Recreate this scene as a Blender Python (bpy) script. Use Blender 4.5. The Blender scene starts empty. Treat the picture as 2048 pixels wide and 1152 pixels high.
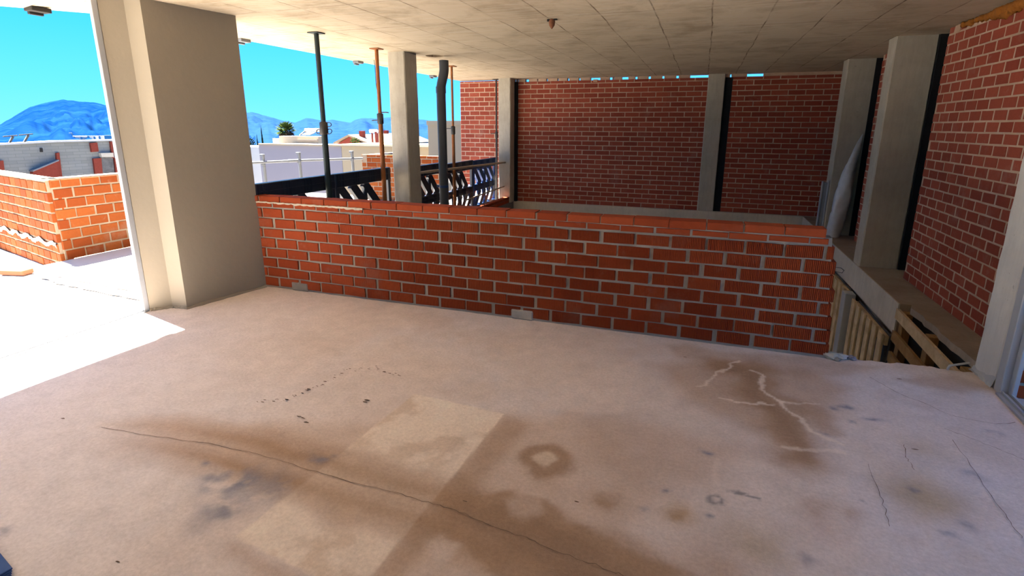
import bpy, math, random
import numpy as np
from mathutils import Vector, Matrix, Quaternion
random.seed(7)
rng = np.random.default_rng(11)
scene = bpy.context.scene
COL = scene.collection
PI = math.pi

# ------------------------------------------------------------------ camera
YAW, PITCH, ROLL = 0.334, 0.24026, -0.00468
FPX, CPX, CPY, CAMH = 1046.16, 1034.18, 509.0, 1.60
_cy, _sy, _cp, _sp = math.cos(YAW), math.sin(YAW), math.cos(PITCH), math.sin(PITCH)
_f = Vector((-_sy*_cp, _cy*_cp, -_sp)); _r = Vector((_cy, _sy, 0)); _d = _f.cross(_r)
_c, _s = math.cos(ROLL), math.sin(ROLL)
CR = _c*_r + _s*_d; CD = -_s*_r + _c*_d; CF = _f
CAM = Vector((0, 0, CAMH))
cd = bpy.data.cameras.new('camera'); cam = bpy.data.objects.new('camera', cd); COL.objects.link(cam)
cd.sensor_fit = 'HORIZONTAL'; cd.sensor_width = 36.0; cd.lens = FPX/2048*36.0
cd.shift_x = (1024-CPX)/2048; cd.shift_y = (CPY-576)/2048
cd.clip_start = 0.05; cd.clip_end = 15000
m = Matrix((CR, -CD, -CF)).transposed().to_4x4(); m.translation = CAM
cam.matrix_world = m
scene.camera = cam

# ------------------------------------------------------------------ world, sun, exposure
SUN_S, SKY_S, EXPO = 102.0, 1.0, 0.0
w = bpy.data.worlds.new('sky'); scene.world = w; w.use_nodes = True
nt = w.node_tree; nt.nodes.clear()
tc = nt.nodes.new('ShaderNodeTexCoord'); sx = nt.nodes.new('ShaderNodeSeparateXYZ')
rp = nt.nodes.new('ShaderNodeValToRGB'); bg = nt.nodes.new('ShaderNodeBackground'); wo = nt.nodes.new('ShaderNodeOutputWorld')
nt.links.new(tc.outputs['Generated'], sx.inputs[0]); nt.links.new(sx.outputs['Z'], rp.inputs[0])
nt.links.new(rp.outputs[0], bg.inputs[0]); nt.links.new(bg.outputs[0], wo.inputs[0])
e = rp.color_ramp.elements
e[0].position = 0.0; e[0].color = (0.26, 1.0, 2.0, 1)
e[1].position = 1.0; e[1].color = (0.30, 0.60, 1.8, 1)
for p, c in ((0.06, (0.17, 0.94, 2.0, 1)), (0.16, (0.07, 0.80, 2.0, 1)), (0.30, (0.10, 0.75, 2.0, 1))):
    k = e.new(p); k.color = c
bg.inputs[1].default_value = SKY_S
sd = bpy.data.lights.new('sun', 'SUN'); sun = bpy.data.objects.new('sun', sd); COL.objects.link(sun)
sd.energy = SUN_S; sd.angle = math.radians(0.53); sd.color = (1.0, 0.95, 0.87)
_el = math.radians(61.5); SUNDIR = Vector((-0.972*math.cos(_el), 0.236*math.cos(_el), math.sin(_el)))
sun.rotation_euler = SUNDIR.to_track_quat('Z', 'Y').to_euler(); sun.location = (-6, 2, 8)
vs = scene.view_settings
scene.display_settings.display_device = 'sRGB'
vs.view_transform = 'Standard'; vs.look = 'None'; vs.gamma = 1.0; vs.use_curve_mapping = False; vs.exposure = EXPO

# ------------------------------------------------------------------ helpers
def ray(x, y): return CR*((x-CPX)/FPX) + CD*((y-CPY)/FPX) + CF
def at_y(x, y, Y): d = ray(x, y); return CAM + d*(Y/d.y)
def at_x(x, y, X): d = ray(x, y); return CAM + d*(X/d.x)
def at_z(x, y, z=0.0): d = ray(x, y); return CAM + d*((z-CAMH)/d.z)

class MB:
    def __init__(self): self.v = []; self.f = []; self.mi = []; self.fa = []; self.sm = []
    def add(self, vs_, fs, mi=0, fa=0.0, smooth=False):
        b = len(self.v); self.v += [tuple(p) for p in vs_]
        for f in fs:
            self.f.append(tuple(i+b for i in f)); self.mi.append(mi); self.fa.append(fa); self.sm.append(smooth)
    def box(self, x0, x1, y0, y1, z0, z1, mi=0, fa=0.0, jit=0.0):
        p = [(x, y, z) for z in (z0, z1) for y in (y0, y1) for x in (x0, x1)]
        if jit: p = [(a+random.uniform(-jit, jit), b+random.uniform(-jit, jit), c+random.uniform(-jit, jit)) for a, b, c in p]
        self.add(p, [(0,2,3,1),(4,5,7,6),(0,1,5,4),(2,6,7,3),(0,4,6,2),(1,3,7,5)], mi, fa)
    def bbox(self, x0, x1, y0, y1, z0, z1, b=0.006, mi=0, fa=0.0):
        # box with chamfered edges
        xs = (x0, x0+b, x1-b, x1); ys = (y0, y0+b, y1-b, y1); zs = (z0, z0+b, z1-b, z1)
        idx = {}; vl = []
        for i in range(4):
            for j in range(4):
                for k in range(4):
                    if sum(q in (0, 3) for q in (i, j, k)) == 1:
                        idx[(i,j,k)] = len(vl); vl.append((xs[i], ys[j], zs[k]))
        F = []
        for s in (0, 3):
            a = [(s,1,1),(s,2,1),(s,2,2),(s,1,2)]; F.append([idx[q] for q in (a if s else a[::-1])])
            a = [(1,s,1),(1,s,2),(2,s,2),(2,s,1)]; F.append([idx[q] for q in (a if s else a[::-1])])
            a = [(1,1,s),(2,1,s),(2,2,s),(1,2,s)]; F.append([idx[q] for q in (a if s else a[::-1])])
        for s in (0, 3):
            for t in (0, 3):
                si, ti = (1 if s == 0 else 2), (1 if t == 0 else 2)
                F.append([idx[(s,ti,1)], idx[(s,ti,2)], idx[(si,t,2)], idx[(si,t,1)]])
                F.append([idx[(s,1,ti)], idx[(s,2,ti)], idx[(si,2,t)], idx[(si,1,t)]])
                F.append([idx[(1,s,ti)], idx[(2,s,ti)], idx[(2,si,t)], idx[(1,si,t)]])
                for u in (0, 3):
                    ui = 1 if u == 0 else 2
                    F.append([idx[(s,ti,ui)], idx[(si,t,ui)], idx[(si,ti,u)]])
        self.add(vl, F, mi, fa)
    def obox(self, p0, p1, wid, dep, up=Vector((0,0,1)), mi=0, fa=0.0):
        # beam from p0 to p1, section wid x dep
        p0, p1 = Vector(p0), Vector(p1); a = (p1-p0).normalized(); up = Vector(up)
        s = a.cross(up)
        if s.length < 1e-4: s = a.cross(Vector((1,0,0)))
        s.normalize(); t = s.cross(a).normalized()
        P = []
        for q in (p0, p1):
            for i, j in ((-1,-1),(1,-1),(1,1),(-1,1)): P.append(q + s*(i*wid/2) + t*(j*dep/2))
        self.add(P, [(3,2,1,0),(4,5,6,7),(0,1,5,4),(1,2,6,5),(2,3,7,6),(3,0,4,7)], mi, fa)
    def tube(self, path, r, n=12, mi=0, cap=True, fa=0.0):
        path = [Vector(p) for p in path]; rs = r if isinstance(r, (list, tuple)) else [r]*len(path)
        V = []; ref = None
        for i, p in enumerate(path):
            a = (path[min(i+1, len(path)-1)]-path[max(i-1, 0)]).normalized()
            if ref is None: ref = a.orthogonal().normalized()
            ref = (ref - a*ref.dot(a)).normalized(); b = a.cross(ref)
            for k in range(n):
                t = 2*PI*k/n; V.append(p + (ref*math.cos(t)+b*math.sin(t))*rs[i])
        F = []
        for i in range(len(path)-1):
            for k in range(n):
                F.append((i*n+k, i*n+(k+1)%n, (i+1)*n+(k+1)%n, (i+1)*n+k))
        self.add(V, F, mi, fa, True)
        if cap:
            L = len(path)-1
            self.add(V[:n], [tuple(range(n))[::-1]], mi, fa); self.add(V[L*n:], [tuple(range(n))], mi, fa)
    def prism(self, pts, z0, z1, mi=0, fa=0.0):
        n = len(pts); V = [(x, y, z0) for x, y in pts] + [(x, y, z1) for x, y in pts]
        ar = sum(pts[i][0]*pts[(i+1)%n][1]-pts[(i+1)%n][0]*pts[i][1] for i in range(n))
        F = [tuple(range(n))[::-1], tuple(range(n, 2*n))] + [(i, (i+1)%n, n+(i+1)%n, n+i) for i in range(n)]
        if ar < 0: F = [f[::-1] for f in F]
        self.add(V, F, mi, fa)
    def build(self, name, mats, parent=None, off=None):
        me = bpy.data.meshes.new(name)
        v = self.v
        if off is not None: v = [(a-off[0], b-off[1], c-off[2]) for a, b, c in v]
        me.from_pydata(v, [], self.f)
        for mm in (mats if isinstance(mats, (list, tuple)) else [mats]): me.materials.append(mm)
        me.polygons.foreach_set('material_index', self.mi); me.polygons.foreach_set('use_smooth', self.sm)
        at = me.attributes.new('rnd', 'FLOAT', 'FACE'); at.data.foreach_set('value', self.fa)
        me.update()
        o = bpy.data.objects.new(name, me); COL.objects.link(o)
        if parent is not None: o.parent = parent
        elif off is not None: o.location = off
        return o

def tag(o, label=None, cat=None, group=None, kind=None):
    if label: o['label'] = label
    if cat: o['category'] = cat
    if group: o['group'] = group
    if kind: o['kind'] = kind
    return o
def struct(o): o['kind'] = 'structure'; return o
def thing(name, loc, label, cat, group=None, kind=None, rz=0.0):
    o = bpy.data.objects.new(name, None); COL.objects.link(o); o.location = loc; o.rotation_euler = (0, 0, rz)
    o.empty_display_size = 0.1
    return tag(o, label, cat, group, kind)
def copy_thing(root, loc, rz=0.0, label=None, group=None):
    r = root.copy(); COL.objects.link(r); r.location = loc; r.rotation_euler = (0, 0, rz)
    if label: r['label'] = label
    if group: r['group'] = group
    for ch in list(root.children):
        c = ch.copy(); COL.objects.link(c); c.parent = r
        for g in list(ch.children):
            d = g.copy(); COL.objects.link(d); d.parent = c
    return r

# ------------------------------------------------------------------ materials
class N:
    def __init__(self, name):
        self.m = bpy.data.materials.new(name); self.m.use_nodes = True; self.t = self.m.node_tree
        self.t.nodes.clear()
        self.out = self.n('ShaderNodeOutputMaterial'); self.b = self.n('ShaderNodeBsdfPrincipled')
        self.l(self.b.outputs[0], self.out.inputs[0])
        self.tc = self.n('ShaderNodeTexCoord')
    def n(self, k): return self.t.nodes.new(k)
    def l(self, a, b): self.t.links.new(a, b)
    def setin(self, node, i, v):
        s = node.inputs[i]
        if hasattr(v, 'is_linked'): self.l(v, s)
        else:
            if isinstance(v, tuple) and len(v) == 3 and s.type == 'RGBA': v = v+(1,)
            s.default_value = v
    def noise(self, scale=5, detail=6, rough=.55, dist=0, vec=None, sc3=None):
        k = self.n('ShaderNodeTexNoise'); k.inputs['Scale'].default_value = scale; k.inputs['Detail'].default_value = detail
        k.inputs['Roughness'].default_value = rough; k.inputs['Distortion'].default_value = dist
        v = vec if vec is not None else self.tc.outputs['Object']
        if sc3:
            mp = self.n('ShaderNodeMapping'); mp.inputs['Scale'].default_value = sc3; self.l(v, mp.inputs[0]); v = mp.outputs[0]
        self.l(v, k.inputs['Vector']); return k.outputs['Fac']
    def ramp(self, fac, stops):
        k = self.n('ShaderNodeValToRGB'); e = k.color_ramp.elements
        while len(e) < len(stops): e.new(.5)
        for i, (p, c) in enumerate(stops):
            e[i].position = p; e[i].color = (c, c, c, 1) if not isinstance(c, tuple) else c+(1,)
        self.l(fac, k.inputs[0]); return k.outputs[0]
    def mix(self, fac, a, b, mode='MIX'):
        k = self.n('ShaderNodeMix'); k.data_type = 'RGBA'; k.blend_type = mode
        self.setin(k, 0, fac); self.setin(k, 6, a); self.setin(k, 7, b); return k.outputs[2]
    def math(self, op, a, b=0.0, c=0.0):
        k = self.n('ShaderNodeMath'); k.operation = op
        self.setin(k, 0, a); self.setin(k, 1, b); self.setin(k, 2, c); return k.outputs[0]
    def attr(self, name, out='Fac'):
        k = self.n('ShaderNodeAttribute'); k.attribute_name = name; return k.outputs[out]
    def bump(self, h, s=.3, d=.01):
        k = self.n('ShaderNodeBump'); k.inputs['Strength'].default_value = s; k.inputs['Distance'].default_value = d
        self.l(h, k.inputs['Height']); self.l(k.outputs[0], self.b.inputs['Normal'])
    def fin(self, col=None, rough=.85, metal=0, spec=.3):
        if col is not None: self.setin(self.b, 'Base Color', col)
        self.setin(self.b, 'Roughness', rough); self.setin(self.b, 'Metallic', metal)
        self.b.inputs['Specular IOR Level'].default_value = spec
        return self.m

def basic(name, col, rough=.8, var=.25, scale=6, bump=.15, metal=0, spec=.3):
    g = N(name); n1 = g.noise(scale, 8, .6)
    c = g.mix(n1, tuple(max(0, k*(1-var)) for k in col), tuple(min(1, k*(1+var)) for k in col))
    if bump: g.bump(g.noise(scale*8, 5), bump, .004)
    return g.fin(c, rough, metal, spec)

def brick_mat(name, c1, c2, stain, stain_amt=.5, scale=1.0):
    g = N(name); r = g.attr('rnd')
    c = g.mix(r, c1, c2)
    n = g.noise(30*scale, 6, .65); c = g.mix(g.math('MULTIPLY', n, .45), c, tuple(k*.55 for k in c1))
    s = g.ramp(g.noise(2.2*scale, 9, .7), ((.56, 0.0), (.72, 1.0)))
    s2 = g.ramp(g.noise(9*scale, 6, .7), ((.60, 0.0), (.70, 1.0)))
    s = g.math('MULTIPLY', g.math('MAXIMUM', s, g.math('MULTIPLY', s2, .6)), stain_amt)
    c = g.mix(s, c, stain)
    g.bump(g.noise(60*scale, 6, .6), .25, .003)
    return g.fin(c, .9, 0, .15)
def mortar_mat(name, c1, c2):
    g = N(name); c = g.mix(g.ramp(g.noise(4, 8, .65), ((.35, 0.0), (.65, 1.0))), c1, c2)
    g.bump(g.noise(45, 8, .7), .5, .006)
    return g.fin(c, .95, 0, .1)

M = {}
M['brick_low'] = brick_mat('glazed_red_brick', (.2419, .0398, .0121), (.3326, .0635, .0206), (.2419, .1572, .1150), .28)
M['mortar_low'] = mortar_mat('grey_mortar', (.2340, .2080, .1755), (.3380, .2990, .2470))
M['brick_wall'] = brick_mat('dark_red_brick', (.2776, .0587, .0343), (.3919, .0940, .0539), (.3756, .2531, .1960), .35)
M['mortar_wall'] = mortar_mat('tan_mortar', (.4545, .3058, .2066), (.5455, .3968, .2893))
M['brick_out'] = brick_mat('orange_brick', (.1785, .0357, .0071), (.2570, .0714, .0161), (.2213, .1606, .1178), .4)
M['mortar_out'] = mortar_mat('pale_mortar', (.2232, .1656, .1152), (.2700, .2160, .1620))
M['cement'] = basic('cream_cement', (.4340, .3850, .3080), .95, .2, 10, .5)

def concrete(name, col, dark, streak=(8, 8, 1)):
    g = N(name)
    n1 = g.noise(1.6, 9, .68); n2 = g.noise(3, 8, .7, sc3=streak)
    c = g.mix(g.ramp(n1, ((.34, 0.0), (.68, 1.0))), dark, col)
    c = g.mix(g.math('MULTIPLY', g.ramp(n2, ((.45, 0.0), (.75, 1.0))), .35), c, tuple(k*.72 for k in dark))
    pit = g.ramp(g.noise(38, 3, .5), ((.69, 0.0), (.74, 1.0)))
    c = g.mix(g.math('MULTIPLY', pit, .5), c, tuple(k*.5 for k in dark))
    g.bump(g.noise(40, 8, .7), .35, .004)
    return g.fin(c, .92, 0, .2)
M['column'] = concrete('column_concrete', (.4700, .4324, .3572), (.3572, .3196, .2538))
M['ledge'] = concrete('ledge_concrete', (.4002, .3306, .2523), (.2871, .2218, .1610))
M['fascia'] = concrete('beam_concrete', (.6084, .5498, .4446), (.4446, .4036, .3276))
M['render'] = basic('beige_render', (.2520, .2192, .1688), .9, .05, 3, .35)
M['palecol'] = concrete('pale_concrete', (.5797, .5610, .5143), (.4675, .4488, .4114))  # paler tone than the other columns
M['joint'] = basic('black_joint_felt', (.012, .012, .013), .95, .3, 12, 0)
M['alu'] = basic('lacquered_aluminium', (.3300, .3480, .3720), .4, .05, 5, .02, 0, .5)
M['steel_green'] = basic('green_steel', (.0180, .0300, .0288), .5, .4, 14, .1, .3, .5)
M['rust'] = basic('rusty_orange_steel', (.2500, .0850, .0225), .7, .35, 14, .2, 0, .3)
M['steel_dark'] = basic('dark_steel', (.05, .045, .04), .6, .4, 14, .1, .3, .4)
M['pvc'] = basic('grey_pvc', (.0510, .0570, .0630), .45, .1, 5, .02, 0, .5)
M['pallet'] = basic('black_plastic', (.012, .017, .032), .32, .3, 6, .05, 0, .55)
M['pallet_blue'] = basic('blue_plastic', (.0084, .0420, .1540), .35, .3, 6, .05, 0, .5)
M['galv'] = basic('galvanised_tube', (.1470, .1575, .1680), .45, .12, 9, .05, .2, .5)
M['white'] = basic('white_paint', (.3978, .3978, .3876), .7, .06, 4, .05)
M['cream'] = basic('cream_render', (.3370, .2714, .1778), .9, .04, 1, .1)
M['lav'] = basic('shade_tinted_render', (.2200, .2059, .2340), .9, .04, 1, .1)  # white wall with the lavender of its shade put into the colour
M['terrace'] = basic('pale_screed', (.46, .43, .39), .95, .10, 1.5, .4)
M['tubebrown'] = basic('weathered_tube', (.33, .27, .20), .6, .3, 9, .1)
M['foil'] = basic('silver_film', (.4557, .4830, .5104), .35, .25, 14, .3, 0, .6)
M['foam'] = basic('orange_foam', (.3100, .1100, .0150), .95, .4, 20, .8)
M['wasp'] = basic('rusty_fitting', (.16, .06, .025), .8, .5, 60, .5)
M['bluefilm'] = basic('blue_sheet', (.02, .06, .20), .5, .2, 8, .1)
M['ground'] = basic('hazy_plain', (.0025, .0126, .0441), 1, .4, .02, 0, 0, 0)  # blue haze put into the ground colour
M['bounce'] = basic('pale_bounce_plane', (.22, .205, .18), 1, .2, .1, 0)  # pale tone chosen to throw sunlight back at the columns
M['void_white'] = basic('pale_void_plaster', (.60, .57, .52), .95, .08, 2, .2)
M['balcony'] = basic('grey_balcony_screed', (.17, .155, .14), .95, .15, 2, .3)
M['palm'] = basic('palm_green', (.0576, .0816, .0211), 1, .4, 3, 0, 0, 0)
M['drypalm'] = basic('dry_frond', (.0825, .0562, .0300), 1, .3, 3, 0, 0, 0)
M['leaf'] = basic('dark_leaf', (.0063, .0119, .0035), 1, .5, 3, 0, 0, 0)
M['roof'] = basic('sand_roof', (.2250, .1620, .1080), .9, .2, 1, .1)
M['redroof'] = basic('red_gable', (.1500, .0250, .0150), .9, .2, 1, .1)
M['clayflat'] = basic('pale_clay', (.2400, .0800, .0400), .9, .2, 10, .2)

def wood(name, c1, c2):
    g = N(name); n = g.noise(6, 8, .6, .6, sc3=(6, 1, 1.2)); n2 = g.noise(2, 4)
    c = g.mix(g.ramp(n, ((.35, 0.0), (.65, 1.0))), c1, c2); c = g.mix(g.math('MULTIPLY', n2, .4), c, tuple(k*.6 for k in c1))
    g.bump(n, .3, .003); return g.fin(c, .85, 0, .2)
M['wood'] = wood('pale_pallet_wood', (.5040, .3528, .1890), (.7812, .5922, .3528))
M['wood_or'] = wood('orange_pallet_wood', (.2808, .1482, .0546), (.4056, .2340, .0936))
M['wood_grey'] = wood('grey_board', (.0840, .0810, .0780), (.1440, .1380, .1320))
M['dark'] = basic('dark_void_board', (.02, .018, .016), .95, .3, 6, 0)

# mountains: distance haze painted into the blue base colour
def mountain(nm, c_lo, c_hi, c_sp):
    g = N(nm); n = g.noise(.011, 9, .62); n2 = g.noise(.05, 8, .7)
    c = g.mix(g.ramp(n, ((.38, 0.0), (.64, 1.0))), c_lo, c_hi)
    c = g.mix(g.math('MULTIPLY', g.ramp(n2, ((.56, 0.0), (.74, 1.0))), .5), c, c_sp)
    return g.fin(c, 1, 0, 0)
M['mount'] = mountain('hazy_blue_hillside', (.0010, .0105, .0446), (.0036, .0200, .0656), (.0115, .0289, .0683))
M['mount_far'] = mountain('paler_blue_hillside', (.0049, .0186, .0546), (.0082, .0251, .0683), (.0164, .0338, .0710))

def ceiling_mat():
    g = N('board_marked_concrete'); pos = g.n('ShaderNodeNewGeometry').outputs['Position']
    mp = g.n('ShaderNodeMapping'); mp.inputs['Location'].default_value = (1.40, -4.93+.98*8, 0)
    g.l(pos, mp.inputs[0])
    nz = g.n('ShaderNodeTexNoise'); nz.inputs['Scale'].default_value = 1.3; nz.inputs['Detail'].default_value = 2; g.l(pos, nz.inputs['Vector'])
    va = g.n('ShaderNodeVectorMath'); va.operation = 'MULTIPLY_ADD'; g.l(nz.outputs['Color'], va.inputs[0])
    va.inputs[1].default_value = (.05, .05, 0); g.l(mp.outputs[0], va.inputs[2])
    br = g.n('ShaderNodeTexBrick'); g.l(va.outputs[0], br.inputs['Vector'])
    br.offset = 0.0; br.squash = 1.0; br.inputs['Scale'].default_value = 1.0
    br.inputs['Brick Width'].default_value = .47; br.inputs['Row Height'].default_value = .98
    br.inputs['Mortar Size'].default_value = .0075; br.inputs['Mortar Smooth'].default_value = .5; br.inputs['Bias'].default_value = 0
    br.inputs['Color1'].default_value = (.36, .36, .36, 1); br.inputs['Color2'].default_value = (.62, .62, .62, 1); br.inputs['Mortar'].default_value = (.5, .5, .5, 1)
    base = g.mix(br.outputs['Color'], (.42, .33, .225), (.66, .56, .41))
    n1 = g.noise(2.2, 9, .7, .4, vec=pos, sc3=(1, 1, 1)); n2 = g.noise(3.2, 8, .66, .2, vec=pos, sc3=(.7, 6, 1))
    base = g.mix(g.math('MULTIPLY', g.ramp(n1, ((.46, 0.0), (.66, 1.0))), .65), base, (.30, .225, .14))
    base = g.mix(g.math('MULTIPLY', g.ramp(n2, ((.46, 0.0), (.66, 1.0))), .40), base, (.60, .55, .45))
    ln = g.math('MULTIPLY', br.outputs['Fac'], g.ramp(g.noise(2.3, 6, .65, vec=pos), ((.40, .12), (.62, .95))))
    base = g.mix(ln, base, (.135, .085, .05))
    g.bump(g.math('SUBTRACT', n2, g.math('MULTIPLY', br.outputs['Fac'], .6)), .35, .006)
    return g.fin(base, .93, 0, .15)
M['ceiling'] = ceiling_mat()

def floor_mat():
    g = N('stained_tinted_screed'); alb = g.attr('stain', 'Color')  # attribute holds the stains and the painted light tint
    n1 = g.noise(55, 8, .7); n2 = g.noise(7, 8, .65)
    c = g.mix(.85, alb, g.mix(g.ramp(n1, ((.30, 0.0), (.70, 1.0))), (.80, .79, .78), (1.10, 1.10, 1.10)), 'MULTIPLY')
    c = g.mix(.5, c, g.mix(n2, (.78, .76, .75), (1, 1, 1)), 'MULTIPLY')
    g.bump(g.math('ADD', g.noise(60, 8, .7), g.math('MULTIPLY', g.noise(9, 5, .6), .8)), .5, .006)
    return g.fin(c, .78, 0, .25)
M['floor'] = floor_mat()
M['crack'] = basic('dark_crack', (.14, .09, .055), 1, .2, 20, 0)

ZC = 2.56
# ================================================================== STRUCTURE
# --- floor with stains and a painted light tint ------------------------------------------------------
def hsh(ix, iy, s): 
    v = np.sin(ix*127.1+iy*311.7+s*74.7)*43758.5453; return v-np.floor(v)
def vn(x, y, s):
    ix, iy = np.floor(x), np.floor(y); fx, fy = x-ix, y-iy
    fx = fx*fx*(3-2*fx); fy = fy*fy*(3-2*fy)
    return (hsh(ix,iy,s)*(1-fx)+hsh(ix+1,iy,s)*fx)*(1-fy)+(hsh(ix,iy+1,s)*(1-fx)+hsh(ix+1,iy+1,s)*fx)*fy
def fbm(x, y, s, o=5):
    r = 0; a = .5; t = 0
    for k in range(o): r = r+a*vn(x*2**k, y*2**k, s+k); t += a; a *= .55
    return r/t
def sst(a, b, x): t = np.clip((x-a)/(b-a), 0, 1); return t*t*(3-2*t)
def F2(x, y): p = at_z(x, y, 0); return (p.x, p.y)
def dpoly(X, Y, pts):
    D = np.full(X.shape, 1e9)
    for (ax, ay), (bx, by) in zip(pts[:-1], pts[1:]):
        dx, dy = bx-ax, by-ay; t = np.clip(((X-ax)*dx+(Y-ay)*dy)/(dx*dx+dy*dy+1e-9), 0, 1)
        D = np.minimum(D, np.hypot(X-ax-t*dx, Y-ay-t*dy))
    return D
def inpoly(X, Y, pts):
    r = np.zeros(X.shape, bool); n = len(pts)
    for i in range(n):
        (x1, y1), (x2, y2) = pts[i], pts[(i+1) % n]
        c = ((y1 > Y) != (y2 > Y)) & (X < (x2-x1)*(Y-y1)/((y2-y1) if y2 != y1 else 1e-9)+x1); r ^= c
    return r
def soft(X, Y, px, w):   # soft polygon mask, px in photo measurements on the floor, edge width w metres
    pts = [F2(*p) for p in px]; ins = inpoly(X, Y, pts); d = dpoly(X, Y, pts+[pts[0]])
    return sst(-w, w, np.where(ins, d, -d))

FX0, FX1 = -4.49, 1.875
gx = np.linspace(FX0, FX1, 520); gy = np.concatenate([np.linspace(-2.5, .45, 30), np.linspace(.462, 4.06, 292)])
GX, GY = np.meshgrid(gx, gy)
wx = (fbm(GX*3, GY*3, 1)-.5)*.16; wy = (fbm(GX*3, GY*3, 9)-.5)*.16
WX, WY = GX+wx, GY+wy
wx2 = GX+(fbm(GX*9, GY*9, 21, 6)-.5)*.10; wy2 = GY+(fbm(GX*9, GY*9, 29, 6)-.5)*.10
base = np.array([.570, .488, .435]); brown = np.array([.315, .205, .128]); dbrown = np.array([.25, .16, .10])
olive = np.array([.37, .29, .19]); grey = np.array([.555, .508, .500]); blueg = np.array([.13, .15, .20]); pale = np.array([.70, .61, .51])
A = np.ones(GX.shape+(3,))*base
def lay(mask, col, amt=1.0):
    global A
    k = np.clip(mask*amt, 0, 1)[..., None]; A = A*(1-k)+np.array(col)*k
n1 = fbm(GX*1.1, GY*1.1, 3); n2 = fbm(GX*4, GY*4, 5, 6); n3 = fbm(GX*14, GY*14, 8, 4)
lay(sst(.45, .7, n1), grey, .8); lay(sst(.52, .72, n2), np.array([.50, .415, .36]), .45)
lay(sst(-.6, .9, -GX-2.0+.6*n1)*sst(3.0, 1.6, GY), np.array([.60, .568, .572]), .85)  # cool cast of the daylight on the left, painted into the floor
lay(sst(.2, 1.2, -GX-2.5+.6*n1), np.array([.60, .548, .525]), .6)  # same painted light tint, nearer the door
# broad brown wash
lay(soft(WX, WY, [(215,845),(420,835),(640,850),(830,840),(1010,840),(1150,820),(1250,900),(1330,980),(1250,1060),(1340,1152),(700,1152),(640,1010),(520,930),(330,900)], .10), np.array([.45, .33, .24]), .55*1)
lay(soft(WX, WY, [(1300,730),(1420,715),(1620,740),(1700,780),(1660,840),(1590,900),(1520,870),(1430,830),(1360,800)], .10), np.array([.41, .30, .22]), .8)
lay(soft(WX, WY, [(1330,690),(1630,716),(1760,735),(1640,760),(1480,735),(1350,715)], .05), np.array([.38, .275, .20]), .6)
lay(soft(WX, WY, [(1150,820),(1350,860),(1500,900),(1400,970),(1260,960),(1180,900)], .12), np.array([.43, .32, .245]), .65)
# crack halo: two darker stripes
CR1 = [F2(*p) for p in ((205,855),(300,873),(400,885),(500,905),(600,935),(700,965),(800,990),(870,1010),(930,1030),(1000,1060),(1060,1080),(1130,1110),(1200,1135),(1260,1158))]
d = dpoly(WX*.6+GX*.4, WY*.6+GY*.4, CR1)
al = np.clip((GX-CR1[0][0])/1.0, 0, 1)
lay(sst(.26, .16, d-.06*(n2-.5))*al, brown, .50); lay(np.exp(-((d-.085)/.05)**2)*al, brown, .85)
# dark pool lower centre
lay(soft(wx2, wy2, [(870,1000),(960,985),(1020,980),(1090,1000),(1140,1045),(1250,1090),(1330,1130),(1400,1160),(1020,1170),(900,1080)], .028), brown, .85)
lay(soft(wx2, wy2, [(880,1000),(1000,1010),(1090,1040),(1200,1100),(1300,1160),(1150,1160),(1000,1075),(900,1040)], .03), dbrown, .6)
lay(soft(wx2, wy2, [(1012,1000),(1040,985),(1080,1000),(1088,1030),(1050,1045),(1010,1035)], .03), np.array([.45, .35, .28]), .7)
lay(soft(wx2, wy2, [(850,1080),(880,1075),(900,1100),(880,1125),(855,1110)], .03), np.array([.56, .47, .41]), .7)
lay(soft(WX, WY, [(480,1085),(650,1165),(560,1165),(470,1110)], .05), brown, .45)
# long pale rectangle left by a board (brown wash crosses it)
RECT = [(830,788),(1008,828),(720,1170),(640,1170),(470,1075),(695,890)]
mk = soft(GX, GY, [(830,788),(1009,828),(730,1165),(642,1158),(470,1075)], .006)
band = soft(WX, WY, [(640,890),(760,900),(900,960),(960,1000),(840,1090),(640,1040),(560,980)], .05)
pat = np.clip(mk*(1-.80*band), 0, 1)
lay(pat, pale, .75); lay(pat*sst(.50, .68, fbm(GX*7, GY*7, 33)), np.array([.47, .36, .27]), .6)
lay(soft(GX, GY, [(1009,828),(1060,850),(800,1165),(732,1165)], .05)*(1-mk), brown, .55)
# two straight trowel strips
lay(soft(GX, GY, [(1118,762),(1285,716),(1240,830),(1078,818)], .012), np.array([.63, .53, .46]), .45)
# ring
cx, cy = F2(1092, 921); rr = np.hypot((WX-cx), (WY-cy)); rr = np.hypot((wx2*.7+GX*.3-cx), (wy2*.7+GY*.3-cy))
lay(sst(.165, .10, rr), brown, .80); lay(np.exp(-((rr-.095)/.04)**2), dbrown, .35); lay(sst(.068, .04, rr), np.array([.53, .43, .33]), .9)
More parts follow.
